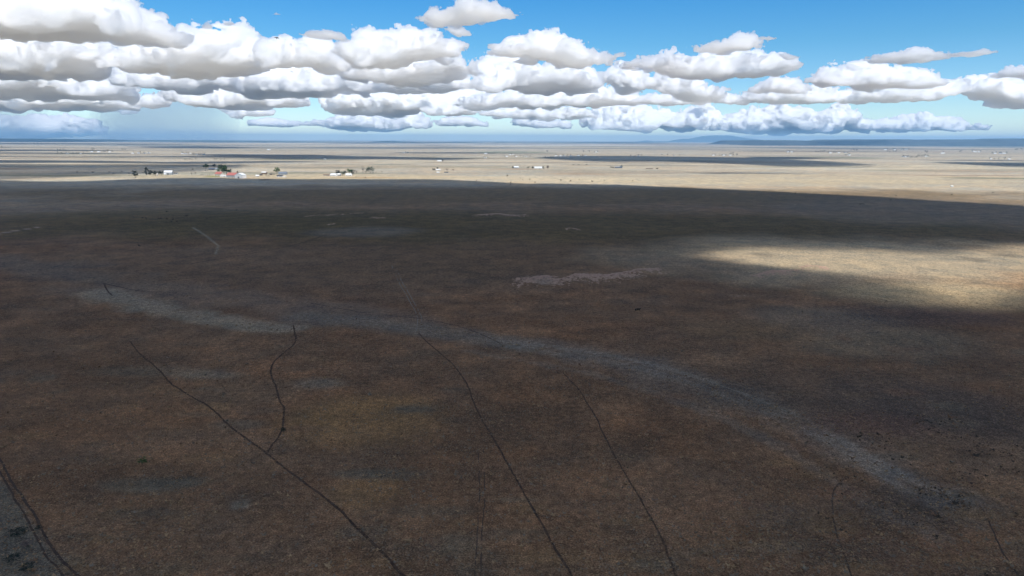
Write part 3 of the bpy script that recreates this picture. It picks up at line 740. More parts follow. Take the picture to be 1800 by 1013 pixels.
# ------------------------------------------------------------------ buildings
def gable(name, px, py, wpx, hpx, dep, rz, wallm, roofm, label, cat, group=None, pitch=.35, front=False, nwin=3, door=True, chimney=False, bigdoor=False):
    """a gabled building whose centre stands at a photo pixel; wpx, hpx its width and ridge height in pixels, dep its depth in metres.
    The ridge runs along its width, or along its depth when front"""
    p = gp(px, py); s = mpp(p); Wd, H = wpx * s, hpx * s
    e = empty(name, p, rz); tag(e, label, cat, group)
    D = dep; span = Wd if front else D
    rise = min(span / 2 * pitch * 2, H * .5); ev = H - rise
    hs = span / 2
    prof = [(-hs, -.3), (hs, -.3), (hs, ev), (0, H - .12), (-hs, ev)]
    th, ov = .18, .5
    rp = [(-hs - ov, ev - ov * rise / hs), (0, H - .0), (hs + ov, ev - ov * rise / hs), (hs + ov, ev - ov * rise / hs + th), (0, H + th), (-hs - ov, ev - ov * rise / hs + th)]
    L = D if front else Wd
    w_ = MB().prism(prof, -L/2, L/2); r_ = MB().prism(rp, -L/2 - ov, L/2 + ov)
    if not front:
        w_.v = [(y, -x, z) for x, y, z in w_.v]; r_.v = [(y, -x, z) for x, y, z in r_.v]
    w_.build("wall", wallm, e); r_.build("roof", roofm, e)
    yf = -D / 2
    if door:
        dw = min(Wd * .3, 4.5) if bigdoor else 1.1; dh = min(ev * .9, 4.2) if bigdoor else min(2.1, ev * .85)
        dx = 0 if bigdoor else Wd * .12
        MB().box(dx - dw/2, dx + dw/2, yf - .08, yf + .05, .05, dh).build("door", M["door"], e)
    for i in range(nwin):
        x = -Wd/2 + Wd * (i + .5) / nwin
        if door and abs(x - (0 if bigdoor else Wd * .12)) < (1.4 if not bigdoor else 3.2): x += 2.2
        if abs(x) > Wd/2 - .8: continue
        MB().box(x - .65, x + .65, yf - .06, yf + .05, min(.95, ev * .35), min(2.05, ev * .8)).build("window", M["glass"], e)
    if chimney: MB().box(Wd*.22 - .35, Wd*.22 + .35, D*.12 - .35, D*.12 + .35, ev + .2, H + .9).build("chimney", M["brown"], e)
    return e

# --- the windbreak farm on the far left
G = "trees of the left windbreak"
tree("round", "juniper", 238, 313, 8.5, 7, "lone round dark tree left of the windbreak, in front of it", group=G)
tree("cone", "juniper", 258, 307.5, 9, 8, "tallest pointed dark tree at the left end of the windbreak", group=G)
tree("cone", "juniper", 264.5, 306, 4.5, 5, "small dark tree just right of the windbreak's tallest one", group=G)
tree("round", "juniper", 269.5, 307.5, 5, 5, "dark bushy tree at the middle of the windbreak, upper one", group=G)
tree("round", "juniper", 273.5, 309.2, 5.5, 5, "dark bushy tree at the middle of the windbreak, lower one", group=G)
tree("round", "juniper", 279.5, 307.8, 4.5, 4.5, "dark tree just right of the pale shed in the windbreak", group=G)
tree("round", "juniper", 284.5, 309.3, 6, 5, "last dark tree of the windbreak, left of the blue white barn", group=G)
tree("bare", "twig", 337.5, 309, 5.5, 4, "thin bare tree, left one of a pair right of the long low shed", group=G)
tree("bare", "twig", 343, 308, 5, 4, "thin bare tree, right one of a pair right of the long low shed", group=G)
gable("shed", 276.6, 309.3, 2.0, 4.2, 5, .2, M["pale"], M["whitemetal"], "narrow pale shed standing between the dark windbreak trees", "shed", front=True, nwin=0)
gable("barn", 296.5, 307.3, 11.5, 6.4, 16, .25, M["grey"], M["whitemetal"], "blue white metal barn right of the dark windbreak", "barn", pitch=.3, nwin=3, bigdoor=True)
gable("shed", 290.5, 307.6, 3, 2.2, 4, .1, M["white"], M["whitemetal"], "small white shed at the left corner of the blue white barn", "shed", nwin=1)
gable("shed", 307.5, 306.7, 8, 2.6, 5, .05, M["white"], M["dark"], "long low pale shed right of the blue white barn", "shed", nwin=5)
for x, y, s_, lab in ((214, 303.2, 2, "small dark shrub farthest left of the windbreak, near the dim stripe"), (227, 306.8, 2.4, "small dark shrub left of the lone round tree"), (338.8, 299.6, 2.6, "low dark bush behind the pair of bare trees"),
                      (163, 304.5, 2.4, "dark shrub standing in the dim plain far left of the windbreak"), (136, 304, 1.8, "small shrub on the dim plain, leftmost of the scattered ones"), (192, 303.4, 1.8, "small shrub on the dim plain, midway to the windbreak"), (199, 306.8, 1.8, "small shrub on the dim plain, nearest to the shade edge left of the windbreak")):
    tree("round", "juniper", x, y, s_, s_ * 1.5, lab, "shrub", "shrubs scattered on the dim plain", "shrub", 90)

# --- the red roofed farm
G = "trees of the red roofed farm"
tree("round", "dkgreen", 362, 297.5, 6.5, 7, "dark tree farthest left behind the red roofed farm", group=G)
tree("round", "juniper", 377, 295.5, 5, 5.5, "dark tree behind the blue roofed house", group=G)
tree("cone", "juniper", 385.3, 297, 5.5, 3.5, "slim dark tree right of the blue roofed house", group=G)
tree("round", "juniper", 389.6, 297, 6, 4, "dark rounded tree right of the slim one behind the farm", group=G)
tree("round", "dkgreen", 390.5, 306.8, 11, 13, "biggest leafy green tree beside the red roofed house", group=G)
tree("round", "dkgreen", 398, 306.6, 8.5, 10, "leafy green tree at the right of the biggest one, by the red roof", group=G)
tree("round", "juniper", 403.5, 305.4, 5.5, 6, "low dark tree at the left end of the long red roof", group=G)
tree("round", "brown", 418.2, 305.6, 4, 3, "small brownish tree behind the white barn", group=G)
for i, x in enumerate((353.5, 357, 360.5, 364.5, 368)):
    tree("round", "juniper", x, 308.6 + .1 * i, 1.9, 2, ["first small bush from the left in the row before the red roofed house", "second small bush in the row before the red roofed house", "middle small bush in the row before the red roofed house", "fourth small bush in the row before the red roofed house", "last small bush in the row, nearest the red roofed house"][i], "bush", "row of bushes before the red roofed house", "bush", 90)
for x, y, lab in ((361, 301.4, "left one of three shrubs behind the red roofed house"), (365.7, 300.9, "middle one of three shrubs behind the red roofed house"), (371, 302.2, "right one of three shrubs behind the red roofed house")):
    tree("round", "juniper", x, y, 2, 2.2, lab, "shrub", "three shrubs behind the red roofed house", "shrub", 90)
gable("house", 372, 298.8, 8, 3, 9, .15, M["dark"], M["blue"], "dark house with a blue grey roof behind the red roofed farm", "house", nwin=2)
gable("house", 381, 298.6, 9, 2.8, 8, .1, M["grey"], M["grey"], "pale grey house among the dark trees behind the red roofs", "house", nwin=3)
gable("house", 386, 309.6, 12, 6.5, 13, -.35, M["pale"], M["red"], "red roofed house left of the big green trees", "house", pitch=.4, nwin=3, chimney=True)
gable("shed", 394.5, 311.2, 11.5, 3.2, 7, -.1, M["white"], M["white"], "low white building in front of the big green trees", "building", pitch=.2, nwin=3)
gable("stable", 409.5, 312, 17, 7.5, 16, -.30, M["grey"], M["red"], "long grey stable with a dull red roof, left of the white barn", "stable", pitch=.4, nwin=6)
gable("barn", 423, 313.4, 14.5, 8.3, 16, -.30, M["white"], M["whitemetal"], "bright white barn with a grey door, right end of the red roofed farm", "barn", pitch=.22, front=True, nwin=0, bigdoor=True)
def fence(x0, y0, x1, y1, hpx, n, label, m_, name="fence"):
    a, b = gp(x0, y0), gp(x1, y1); L = float(np.hypot(*(b - a)[:2])); rz = math.atan2(b[1] - a[1], b[0] - a[0]); h = hpx * mpp(a)
    e = empty(name, a, rz); tag(e, label, "fence")
    dz = b[2] - a[2]
    for i in range(n):
        MB().box(L * i/(n-1) - .12, L * i/(n-1) + .12, -.12, .12, dz * i/(n-1) - .4, dz * i/(n-1) + h).build("post", m_, e)
    for k in range(4):
        z = h * (.25 + .22 * k); r = MB(); r.box(0, L, -.07, .07, z, z + .22); r.v = [(x, y, zz + dz * x / L) for x, y, zz in r.v]; r.build("rail", m_, e)
fence(431, 311.8, 449, 310.8, 1.4, 9, "pale pipe fence running right from the white barn", M["palesteel"])
gable("shed", 452.8, 311.4, 5, 3.4, 6, .2, M["pale"], M["whitemetal"], "pale shed at the right end of the pale pipe fence", "shed", nwin=1)
# --- sheds and trees between the barn and the blue grey house
gable("shed", 464.8, 306.5, 8, 4.2, 9, -.15, M["brown"], M["white"], "open shed with a bright white roof, left of the round green tree", "shed", pitch=.25, nwin=0)
gable("shed", 459, 308.8, 4, 2.6, 5, .1, M["brown"], M["dark"], "dark little shed in front of the white roofed open shed", "shed", nwin=0)
gable("shed", 476.5, 307.6, 4, 2.0, 5, .1, M["brown"], M["dark"], "flat dark shed between the white roofed shed and the green tree", "shed", nwin=0)
tree("round", "green", 487, 305.4, 8, 8.5, "round bright green tree left of the blue grey house", group=G)
gable("house", 497.5, 307.2, 13, 4.3, 10, .05, M["grey"], M["blue"], "long blue grey house right of the round green tree", "house", nwin=4)
gable("house", 492, 311.3, 9, 3.4, 8, .1, M["white"], M["dark"], "small dark roofed white house in front of the blue grey house", "house", nwin=3)
gable("shed", 500.5, 311.8, 4.5, 2.2, 5, .3, M["white"], M["pale"], "pale hut right of the small dark roofed house", "shed", nwin=1)
for x, y, lab in ((482, 308.4, "grey bush under the round bright green tree"), (468, 309.6, "brownish bush before the white roofed open shed"), (472.5, 310, "brownish bush midway between the sheds"), (455, 309, "scrubby bush by the pale shed at the fence's end")):
    tree("round", "twig", x, y, 2.4, 4, lab, "bush", "bushes among the sheds", "bush", 90)
# --- the farm with the bare brown trees
G = "trees of the farm with white roofs"
gable("shed", 574.5, 309.2, 11, 2.6, 6, -.1, M["pale"], M["brown"], "low pinkish shed at the left end of the white roofed farm", "shed", nwin=3)
gable("barn", 587, 309.8, 10, 4.4, 12, -.2, M["white"], M["whitemetal"], "white roofed barn at the left of the white roofed farm", "barn", pitch=.3, nwin=3)
tree("round", "juniper", 594, 307.4, 6, 7, "dark tree behind the left white barn of the white roofed farm", group=G)
gable("shed", 596.3, 309, 6, 3.8, 8, .1, M["grey"], M["white"], "small blue white shed right of the left white barn", "shed", nwin=2)
tree("round", "olive", 602, 309.2, 6, 5, "grey green bushy tree between the two white roofs", group=G)
tree("round", "juniper", 607, 306.4, 4.5, 4, "small dark tree behind the right white roof", group=G)
tree("round", "green", 614, 305.4, 6.2, 9, "broad bright green tree behind the right white roof", group=G)
tree("round", "juniper", 619.5, 308.2, 6.5, 4, "dark upright tree at the right end of the right white roof", group=G)
tree("bare", "olive", 622.3, 305, 7.5, 7, "greyish half bare tree above the dark upright one", group=G)
tree("bare", "twig", 626.8, 305.2, 5, 6, "pinkish brown bare tree, rightmost of the white roofed farm", group=G)
gable("house", 613.3, 309.3, 10, 4, 9, -.05, M["white"], M["white"], "long white roofed house under the broad green tree", "house", nwin=4)
tree("bare", "twig", 638.2, 304, 9, 8.5, "tall bare brown tree left of the round grey green tree", group=G)
tree("bare", "twig", 643, 304.4, 4, 6, "low bare thicket at the foot of the tall bare tree", group=G)
tree("round", "olive", 651, 304.8, 8.5, 11.5, "large round grey green tree right of the bare brown tree", group=G)
for x, y, s_, lab in ((655.5, 305, 2, "small bush at the right foot of the round grey green tree"), (661, 304.2, 2, "small bush right of the round grey green tree"), (625.5, 312.6, 1.8, "left one of two dark shrubs below the bare brown tree"), (642.2, 313.8, 2.2, "right one of two dark shrubs below the bare brown tree"), (671.3, 304.2, 3.4, "thin upright shrub far right of the round grey green tree")):
    tree("round", "juniper", x, y, s_, s_ * (.6 if s_ > 3 else 1.4), lab, "shrub", "shrubs round the white roofed farm", "shrub", 90)
# --- the low farm at the middle
G = "trees of the low farm at the middle"
tree("round", "juniper", 763, 299.8, 3.2, 6, "dark tree at the left end of the low farm, middle of the plain", group=G)
tree("round", "juniper", 769, 298, 3.4, 3.5, "small dark tree behind the white roof of the low farm", group=G)
tree("bare", "twig", 785.5, 299.6, 3, 10, "brown thicket at the middle of the low farm", group=G)
tree("bare", "twig", 796.8, 299.8, 2.8, 10, "brown thicket at the right end of the low farm", group=G)
gable("house", 770, 299.5, 8, 2.2, 9, .1, M["white"], M["white"], "white house of the low farm, between dark tree and thicket", "house", nwin=3)
gable("shed", 770, 304.3, 4.5, 2.0, 6, .1, M["grey"], M["white"], "small white shed below the low farm, left one", "shed", nwin=1)
gable("shed", 784.5, 304.1, 7, 1.8, 6, -.1, M["white"], M["dark"], "flat pale shed below the low farm, right one", "shed", nwin=2)
gable("house", 772.5, 284, 7, 2.0, 10, .1, M["white"], M["white"], "lone white house above the low farm, at the edge of the dark stripe", "house", nwin=2)
tree("round", "juniper", 778, 284, 2.8, 2.8, "dark tree at the lone white house above the low farm", group=G)
# --- the two white sheds right of the middle
G = "trees by the long white shed"
tree("cone", "juniper", 901.5, 295.8, 2.8, 5, "dark tree at the left end of the pale blue shed", group=G)
gable("shed", 907.5, 295.6, 8, 3, 10, .1, M["grey"], M["whitemetal"], "pale blue shed left of the long white one", "shed", nwin=2)
tree("round", "olive", 928.5, 296, 2.5, 5, "grey bush left of the long white shed", "bush", G, "bush")
tree("round", "juniper", 936.6, 297, 4, 3.8, "dark tree at the left end of the long white shed", group=G)
gable("barn", 946, 296.6, 13, 3.3, 14, .05, M["white"], M["whitemetal"], "long white shed with dark openings between two dark trees", "shed", nwin=6)
tree("cone", "juniper", 954.6, 296.6, 4, 3.6, "dark tree at the right end of the long white shed", group=G)
tree("round", "twig", 962.8, 297, 4.2, 3.8, "brownish tree standing alone right of the long white shed", group=G)
tree("round", "juniper", 1074.5, 295.3, 1.8, 5, "low dark bush left of the blue roofed long shed", "bush", G, "bush")
tree("round", "juniper", 1078, 296.4, 2.6, 3, "dark tree in front of the blue roofed long shed", group=G)
gable("shed", 1087, 295.6, 12, 2.4, 12, 0, M["dark"], M["blue"], "long shed with a dark blue roof, right of the middle", "shed", nwin=4)
tree("round", "olive", 1092.3, 295.4, 4, 4.5, "grey tree at the right end of the dark blue long shed", group=G)
gable("shed", 1141.5, 297.2, 11, 1.3, 8, 0, M["brown"], M["brown"], "low brown shed right of the dark blue long shed", "shed", nwin=0)
tree("round", "juniper", 1155.3, 297.6, 1.9, 4.5, "dark bush right of the low brown shed", "bush", G, "bush")
for x, lab in ((1008, "left one of three small dark bushes above the tan plain"), (1017, "middle one of three small dark bushes above the tan plain"), (1031.5, "right one of three small dark bushes above the tan plain")):
    tree("round", "juniper", x, 290.6, 1.6, 4.5, lab, "bush", "three small bushes on the tan plain", "bush", 90)
# --- single junipers along the edge of the shade
G = "junipers scattered along the shade's edge"
for x, y, s_, lab in ((838, 318.4, 2.2, "leftmost of the small junipers on the edge of the big shade"), (891.5, 310.8, 3.2, "small juniper standing highest above the shade edge at the middle"),
    (914.8, 314.6, 2.2, "faint juniper left of a pair above the shade edge"), (918.8, 317, 1.8, "tiny juniper between the pair above the shade edge"), (931, 316.8, 2.4, "right juniper of the pair above the shade edge"),
    (897.8, 322.6, 2.8, "dark juniper right on the shade edge, left of the pair"), (897.6, 326, 1.8, "juniper just inside the shade under the one on its edge"), (940.2, 322.4, 2.8, "dark juniper right on the shade edge, right of the pair"),
    (986, 318.4, 2.8, "sharp dark juniper on the sunny side, left one of three"), (1002.6, 319.8, 2.8, "sharp dark juniper on the sunny side, middle one of three"), (1041, 320.6, 3.0, "sharp dark juniper on the sunny side, right one of three"),
    (1018, 316.4, 1.8, "faint juniper above the three sharp dark ones"), (1112, 319.4, 2.2, "faint juniper alone right of the three sharp dark ones"), (1062, 318.6, 1.6, "tiny faint shrub between the third sharp juniper and the lone faint one"),
    (1398, 341.4, 3.0, "dark shrub at the shade edge right of the middle"), (1565.5, 353, 2.4, "low shrub on the shade edge left of the lit right plain"), (1575, 345.4, 2.0, "small shrub on the lit right plain, above the shade edge"),
    (1673, 344, 2.6, "dark flat shrub on the lit right plain"), (1745, 340, 2.0, "small shrub at the far right of the lit plain"), (1512, 361, 3.2, "dark shrub inside the shade, left of its right hand edge"), (1517, 360.4, 2.4, "lower dark shrub beside the one inside the shade at right")):
    tree("round", "juniper", x, y, s_, s_ * 1.25, lab, "shrub", G, "shrub", 90)
gable("shed", 1673, 328.6, 3, 1.8, 4, .2, M["white"], M["white"], "tiny white hut alone on the lit right plain", "shed", nwin=0)

# --- the far settlements, a pixel or two each
FAR = [ # x0, x1, row, trees, houses, description
 (0, 22, 261.5, 4, 0, "at the left edge of the plain"), (55, 75, 254, 3, 0, "nearest to the left horizon"), (98, 150, 270.5, 8, 2, "on the first pale stripe at left"), (98, 118, 265.5, 4, 0, "on the dark stripe at left"),
 (150, 200, 267.8, 9, 3, "along the dark stripe left of the rain"), (160, 168, 263.6, 2, 0, "standing tallest on the dark stripe at left"), (214, 222, 264.4, 2, 0, "below the rain veil"), (230, 266, 270, 5, 4, "with white roofs under the rain veil"), (316, 336, 270.6, 4, 3, "at the left end of the wooded far hamlet"),
 (337, 362, 272.4, 10, 2, "in the wooded far hamlet behind the red roofed farm"), (322, 345, 281.6, 5, 0, "in the shade below the wooded hamlet"), (374, 396, 281.8, 4, 0, "in the shade right of the wooded hamlet"),
 (470, 476, 264, 0, 2, "below the middle left horizon"), (563, 575, 280, 2, 1, "on the long dark stripe at middle left"), (708, 720, 269, 2, 2, "near the far end of the middle plain"),
 (849, 858, 278.4, 3, 1, "left of the far green field"), (851, 856, 270.5, 0, 2, "above the far green field"), (884, 936, 276, 6, 3, "along the far green field"), (895, 905, 272.4, 1, 2, "behind the far green field"), (958, 974, 278, 5, 0, "right of the far green field"), (972, 1006, 274.8, 5, 4, "beyond the dark stripe right of the green field"), (1013, 1032, 274.4, 4, 2, "at the end of the dark stripe right of the green field"),
 (1024, 1056, 268, 4, 1, "high up right of the middle"), (960, 964, 267.6, 2, 0, "high up at the middle"), (1106, 1130, 275, 4, 1, "on the edge of the dark stripe right of the middle"), (1160, 1198, 274, 4, 1, "above the dark stripe, right of the middle"), (1250, 1296, 273.8, 8, 3, "under the left end of the mesa"), (1283, 1290, 271, 3, 0, "tall beside the hamlet under the mesa's left end"),
 (1378, 1396, 268, 3, 2, "in front of the mesa's left part"), (1432, 1450, 267.6, 5, 0, "in a dark row before the mesa"), (1455, 1492, 269.6, 6, 3, "in the scattered row before the mesa"), (1484, 1496, 273.4, 3, 1, "below the scattered row before the mesa"), (1495, 1508, 265.4, 4, 0, "in the dark line before the mesa"), (1550, 1600, 264, 7, 4, "in the far hamlet under the mesa's middle"), (1558, 1575, 268, 4, 0, "under the far hamlet of the mesa's middle"),
 (1584, 1600, 276.4, 4, 3, "left in the nearer hamlet at right"), (1600, 1612, 277.4, 4, 0, "middle in the nearer hamlet at right"), (1613, 1632, 275.6, 7, 1, "right in the nearer hamlet at right"), (1625, 1632, 268.4, 3, 0, "above the nearer hamlet at right"), (1652, 1660, 270, 1, 2, "right of the nearer hamlet"), (1706, 1726, 267.4, 3, 3, "before the mesa's right part"), (1742, 1770, 270.4, 5, 3, "before the mesa near the right edge"), (1734, 1782, 280.6, 5, 2, "nearest at the right edge of the plain"), (1780, 1798, 264, 3, 0, "at the right edge under the mesa"), (1685, 1692, 267.6, 2, 0, "under the mesa's right part"),
]
rf = np.random.default_rng(21)
for x0, x1, y, nt_, nh, where in FAR:
    ga = "far trees " + where; gb = "far houses " + where
    for i in range(nt_):
        tree("round" if rf.random() < .75 else "cone", "juniper" if rf.random() < .7 else "dkgreen", x0 + (x1 - x0) * (i + rf.uniform(.1, .9)) / nt_, y + rf.uniform(-.5, .5), rf.uniform(2.0, 3.2), rf.uniform(2.2, 4.6),
             "small dark tree " + where, "tree", ga, "tree", 60)
    for i in range(nh):
        px = x0 + (x1 - x0) * (i + rf.uniform(.2, .8)) / nh
        p = gp(px, y + rf.uniform(-.3, .5)); s = mpp(p); e = empty("house", p, rf.uniform(-.4, .4)); tag(e, "tiny pale house " + where, "house", gb)
        w_, h_, d_ = rf.uniform(2.2, 4.2) * s, max(1.3 * s, 4), 9
        MB().prism([(-d_/2, -.3), (d_/2, -.3), (d_/2, h_*.6), (0, h_*.95), (-d_/2, h_*.6)], -w_/2, w_/2).build("wall", M["white"], e).rotation_euler.z = -math.pi/2
        MB().prism([(-d_/2-.5, h_*.55), (0, h_*.96), (d_/2+.5, h_*.55), (d_/2+.5, h_*.6), (0, h_*1.04), (-d_/2-.5, h_*.6)], -w_/2-.5, w_/2+.5).build("roof", M["whitemetal"] if rf.random() < .7 else M["blue"], e).rotation_euler.z = -math.pi/2

# ------------------------------------------------------------------ cattle
def sdf_mesh(prims, lo, hi, h):
    xs, ys, zs = (np.arange(a, b, h) for a, b in zip(lo, hi))
    X, Y, Z = np.meshgrid(xs, ys, zs, indexing='ij'); P = np.stack([X, Y, Z], -1); f = None
    for a, b, r0, r1 in prims:
        a, b = np.array(a), np.array(b); e = b - a; t_ = np.clip(((P - a) @ e) / max(e @ e, 1e-9), 0, 1)
        d = (r0 + (r1 - r0) * t_) - np.linalg.norm(P - a - t_[..., None] * e, axis=-1)
        f = d if f is None else np.maximum(f, d) + np.clip(.06 - np.abs(f - d), 0, 1) ** 2 / .24
    return surface_nets(f.astype(np.float32), np.array([xs[0], ys[0], zs[0]]), np.array([h] * 3))
def cow_mesh(name, graze):
    P = [((-.72, 0, 1.02), (-.1, 0, .96), .33, .37), ((-.1, 0, .96), (.55, 0, 1.0), .37, .34), ((.55, 0, .92), (.62, 0, 1.08), .28, .24), ((-.75, 0, 1.1), (-.86, 0, 1.0), .22, .2)]
    for s in (-1, 1):
        P += [((-.72, s*.19, .9), (-.62, s*.2, .62), .17, .11), ((-.62, s*.2, .62), (-.78, s*.2, .42), .10, .07), ((-.78, s*.2, .42), (-.74, s*.2, .06), .06, .055), ((-.74, s*.2, .05), (-.68, s*.2, .04), .06, .05)]
        P += [((.52, s*.18, .85), (.54, s*.19, .45), .13, .075), ((.54, s*.19, .45), (.53, s*.19, .06), .065, .055), ((.53, s*.19, .05), (.59, s*.19, .04), .06, .05)]
    hd = (1.02, 0, .55) if graze else (1.02, 0, 1.28)
    mz = (1.22, 0, .20) if graze else (1.36, 0, 1.10)
    P += [((.60, 0, 1.08), hd, .22, .14), (hd, mz, .135, .085)]
    for s in (-1, 1): P += [(hd, (hd[0]-.04, s*.24, hd[2]+.05), .05, .04)]
    P += [((-1.0, 0, 1.12), (-1.06, 0, .8), .035, .03), ((-1.06, 0, .8), (-1.04, 0, .5), .03, .05), ((-.9, 0, 1.15), (-1.0, 0, 1.12), .06, .04)]
    v, q = sdf_mesh(P, (-1.25, -.45, -.08), (1.55, .45, 1.6), .036)
    return v, q
COWM = []
for g in (True, False):
    v, q = cow_mesh("cow", g); o = mesh_np("cow", v, q, M["hide"]); COWM.append(o.data); bpy.data.objects.remove(o)
COWS = [(250.5, 384.2, 0, 1, "black cow farthest left in the herd on the dark pasture"), (256.8, 384.8, 2.9, 0, "black cow second from the left in the herd on the dark pasture"),
 (278.5, 385, .2, 0, "left cow of two black ones standing nose to tail in the herd"), (282.3, 385, .1, 1, "right cow of two black ones standing nose to tail in the herd"),
 (293.5, 386, 3.3, 0, "black cow right of the nose to tail pair in the herd"), (304.2, 386.8, .4, 1, "upper cow of the black threesome at the herd's lower right"),
 (302, 390.6, 1.6, 0, "lower left cow of the black threesome at the herd's lower right"), (311.2, 390.6, 1.2, 0, "lower right cow of the black threesome at the herd's lower right"),
 (293, 373, 3.1, 0, "black cow alone above the herd on the dark pasture"), (326, 380, 1.9, 1, "left cow of a close black pair right of the herd"), (328.8, 380, .3, 0, "right cow of a close black pair right of the herd"),
 (364, 385.4, 2.7, 0, "black cow standing apart to the right of the herd"), (416, 370.4, .2, 0, "black cow farthest right of the herd, up the pasture"),
 (1117.5, 546.6, 1.3, 1, "left of two black cattle alone in the shade below the pink bank"), (1122.3, 546.4, .1, 0, "right of two black cattle alone in the shade below the pink bank")]
for x, y, a, g, lab in COWS:
    p = gp(x, y); c_ = bpy.data.objects.new("cow", COWM[0 if g else 1]); link(c_); c_.location = p; c_.rotation_euler.z = a; c_.scale = (1.08,) * 3
    tag(c_, lab, "cow", "black cattle on the shaded pasture")

# ------------------------------------------------------------------ the bird
bp_ = at(486.5, 67, 300.0)
v, q = sdf_mesh([((-.28, 0, 0), (.2, 0, .02), .05, .1), ((.2, 0, .02), (.36, 0, .07), .08, .055), ((.36, 0, .07), (.44, 0, .06), .03, .012), ((-.28, 0, 0), (-.5, .07, -.01), .04, .025), ((-.28, 0, 0), (-.5, -.07, -.01), .04, .025)]
    + [(((.12 - .10 * k), s * .02, .05), (.20 - .18 * k, s * .42, .02), .045, .035) for s in (-1, 1) for k in (0, 1)] + [((.20 - .18 * k, s * .42, .02), (-.05 - .14 * k, s * .86, -.10), .035, .022) for s in (-1, 1) for k in (0, 1)]
    + [((.16 - .09 * k, s * .05, .05), (.12 - .11 * k, s * .45, .025), .035, .03) for s in (-1, 1) for k in (0, 1, 2)], (-.62, -1.0, -.22), (.55, 1.0, .2), .022)
bird = mesh_np("bird", v, q, M["feather"]); bird.location = bp_; bird.rotation_euler = (.25, -.75, 1.25); bird.scale = (1.45, 1.45, 1.45)
tag(bird, "black bird gliding with drooping wings in front of the clouds", "bird")

# ------------------------------------------------------------------ cattle trails and vehicle tracks worn into the plain, and one dark edge line
m, t, n, l = new_mat("trodden_soil"); b = n["Principled BSDF"]; b.inputs["Roughness"].default_value = 1; b.inputs["Specular IOR Level"].default_value = 0
g_ = n.new("ShaderNodeNewGeometry"); x = n.new("ShaderNodeTexNoise"); x.inputs["Scale"].default_value = .9; x.inputs["Detail"].default_value = 4; l.new(g_.outputs["Position"], x.inputs["Vector"])
r_ = n.new("ShaderNodeValToRGB"); r_.color_ramp.elements[0].position = .3; r_.color_ramp.elements[1].position = .72
r_.color_ramp.elements[0].color = (.04, .027, .02, 1); r_.color_ramp.elements[1].color = (.12, .08, .058, 1)
l.new(x.outputs[0], r_.inputs[0]); l.new(r_.outputs[0], b.inputs["Base Color"]); M_SOIL = m
M_PALE = mat("pale_trodden_soil", (.21, .19, .16), 1, .3, 1.0, spec=0)
M_RUT = mat("brown_rut_soil", (.075, .055, .045), 1, .3, 1.0, spec=0)
def path(pts, w0, w1, m_=None, wig=.38, lift=.05, gap=0.0, seed=0):
    P = np.array([gp(*p)[:2] for p in pts]); L = np.concatenate([[0], np.cumsum(np.hypot(*np.diff(P, axis=0).T))])
    n_ = int(np.clip(L[-1] / .9, 30, 900)); s = np.linspace(0, L[-1], n_)
    tt = np.interp(s, L, np.arange(len(P)))
    def cr_(u):                                                   # Catmull-Rom through the points
        i = np.clip(np.floor(u).astype(int), 0, len(P) - 2); k = (u - i)[:, None]
        p0_, p1, p2, p3 = P[np.maximum(i-1, 0)], P[i], P[i+1], P[np.minimum(i+2, len(P)-1)]
        return .5 * (2*p1 + (p2-p0_)*k + (2*p0_-5*p1+4*p2-p3)*k**2 + (3*p1-p0_-3*p2+p3)*k**3)
    C = cr_(tt); T = np.gradient(C, axis=0); T /= np.linalg.norm(T, axis=1)[:, None] + 1e-9; N = np.stack([-T[:, 1], T[:, 0]], 1)
    C = C + N * (wig * (fbm(s / 9 + seed * 7, s * 0, None, 3) * 1.2 + .5 * fbm(s / 2.5 + seed, s * 0 + 4, None, 2)))[:, None]
    w_ = (w0 + (w1 - w0) * s / L[-1]) * (1 + .45 * fbm(s / 3 + 40 + seed, s * 0 + 2, None, 3)) * 1.25
    A, B_ = C + N * (w_ / 2)[:, None], C - N * (w_ / 2)[:, None]
    v = np.concatenate([np.column_stack([A, height(A[:, 0], A[:, 1]) + lift]), np.column_stack([B_, height(B_[:, 0], B_[:, 1]) + lift])])
    i = np.arange(n_ - 1); q = np.stack([i, i+n_, i+n_+1, i+1], 1)
    if gap > 0: q = q[fbm(s[:-1] / 6 + seed * 3, s[:-1] * 0 + 9, None, 3) > gap - .5]
    o = mesh_np("path", v, q, m_ or M_SOIL); tag(o, kind="structure"); return o
path([(228,600),(245,622),(270,642),(285,656),(302,675),(340,700),(368,715),(400,745),(435,772),(468,797),(500,822),(540,852),(575,880),(610,910),(635,935),(665,965),(690,990),(712,1013),(760,1060)], .55, .62, seed=1)
path([(516,572),(519,600),(500,620),(482,636),(477,655),(485,680),(492,705),(500,718),(497,745),(490,765),(479,782),(470,797)], .75, .5, seed=2)
path([(735,585),(752,602),(770,618),(800,645),(822,680),(838,720),(863,763),(905,838),(940,900),(975,960),(1005,1013),(1030,1060)], .5, .5, seed=3)
path([(990,655),(1005,672),(1020,690),(1045,730),(1080,800),(1130,885),(1160,940),(1190,1013),(1205,1050)], .42, .45, seed=4)
path([(1490,838),(1476,850),(1467,862),(1463,880),(1464,898),(1465,915),(1480,965),(1497,1013),(1505,1040)], .3, .32, M_RUT, seed=5)
path([(1722,890),(1733,905),(1745,930),(1765,975),(1790,1013)], .3, .36, M_RUT, gap=.25, seed=6)
path([(-30,770),(0,808),(25,855),(60,905),(88,960),(135,1013),(170,1050)], .5, .5, M_RUT, seed=7)
path([(-30,795),(0,832),(20,868),(50,918),(78,970),(118,1020),(150,1060)], .4, .4, M_RUT, gap=.15, seed=17)  # broken dark line along the edge of the gravel strip
path([(180,498),(215,506),(255,513),(312,514)], .9, .6, M_RUT, seed=8)
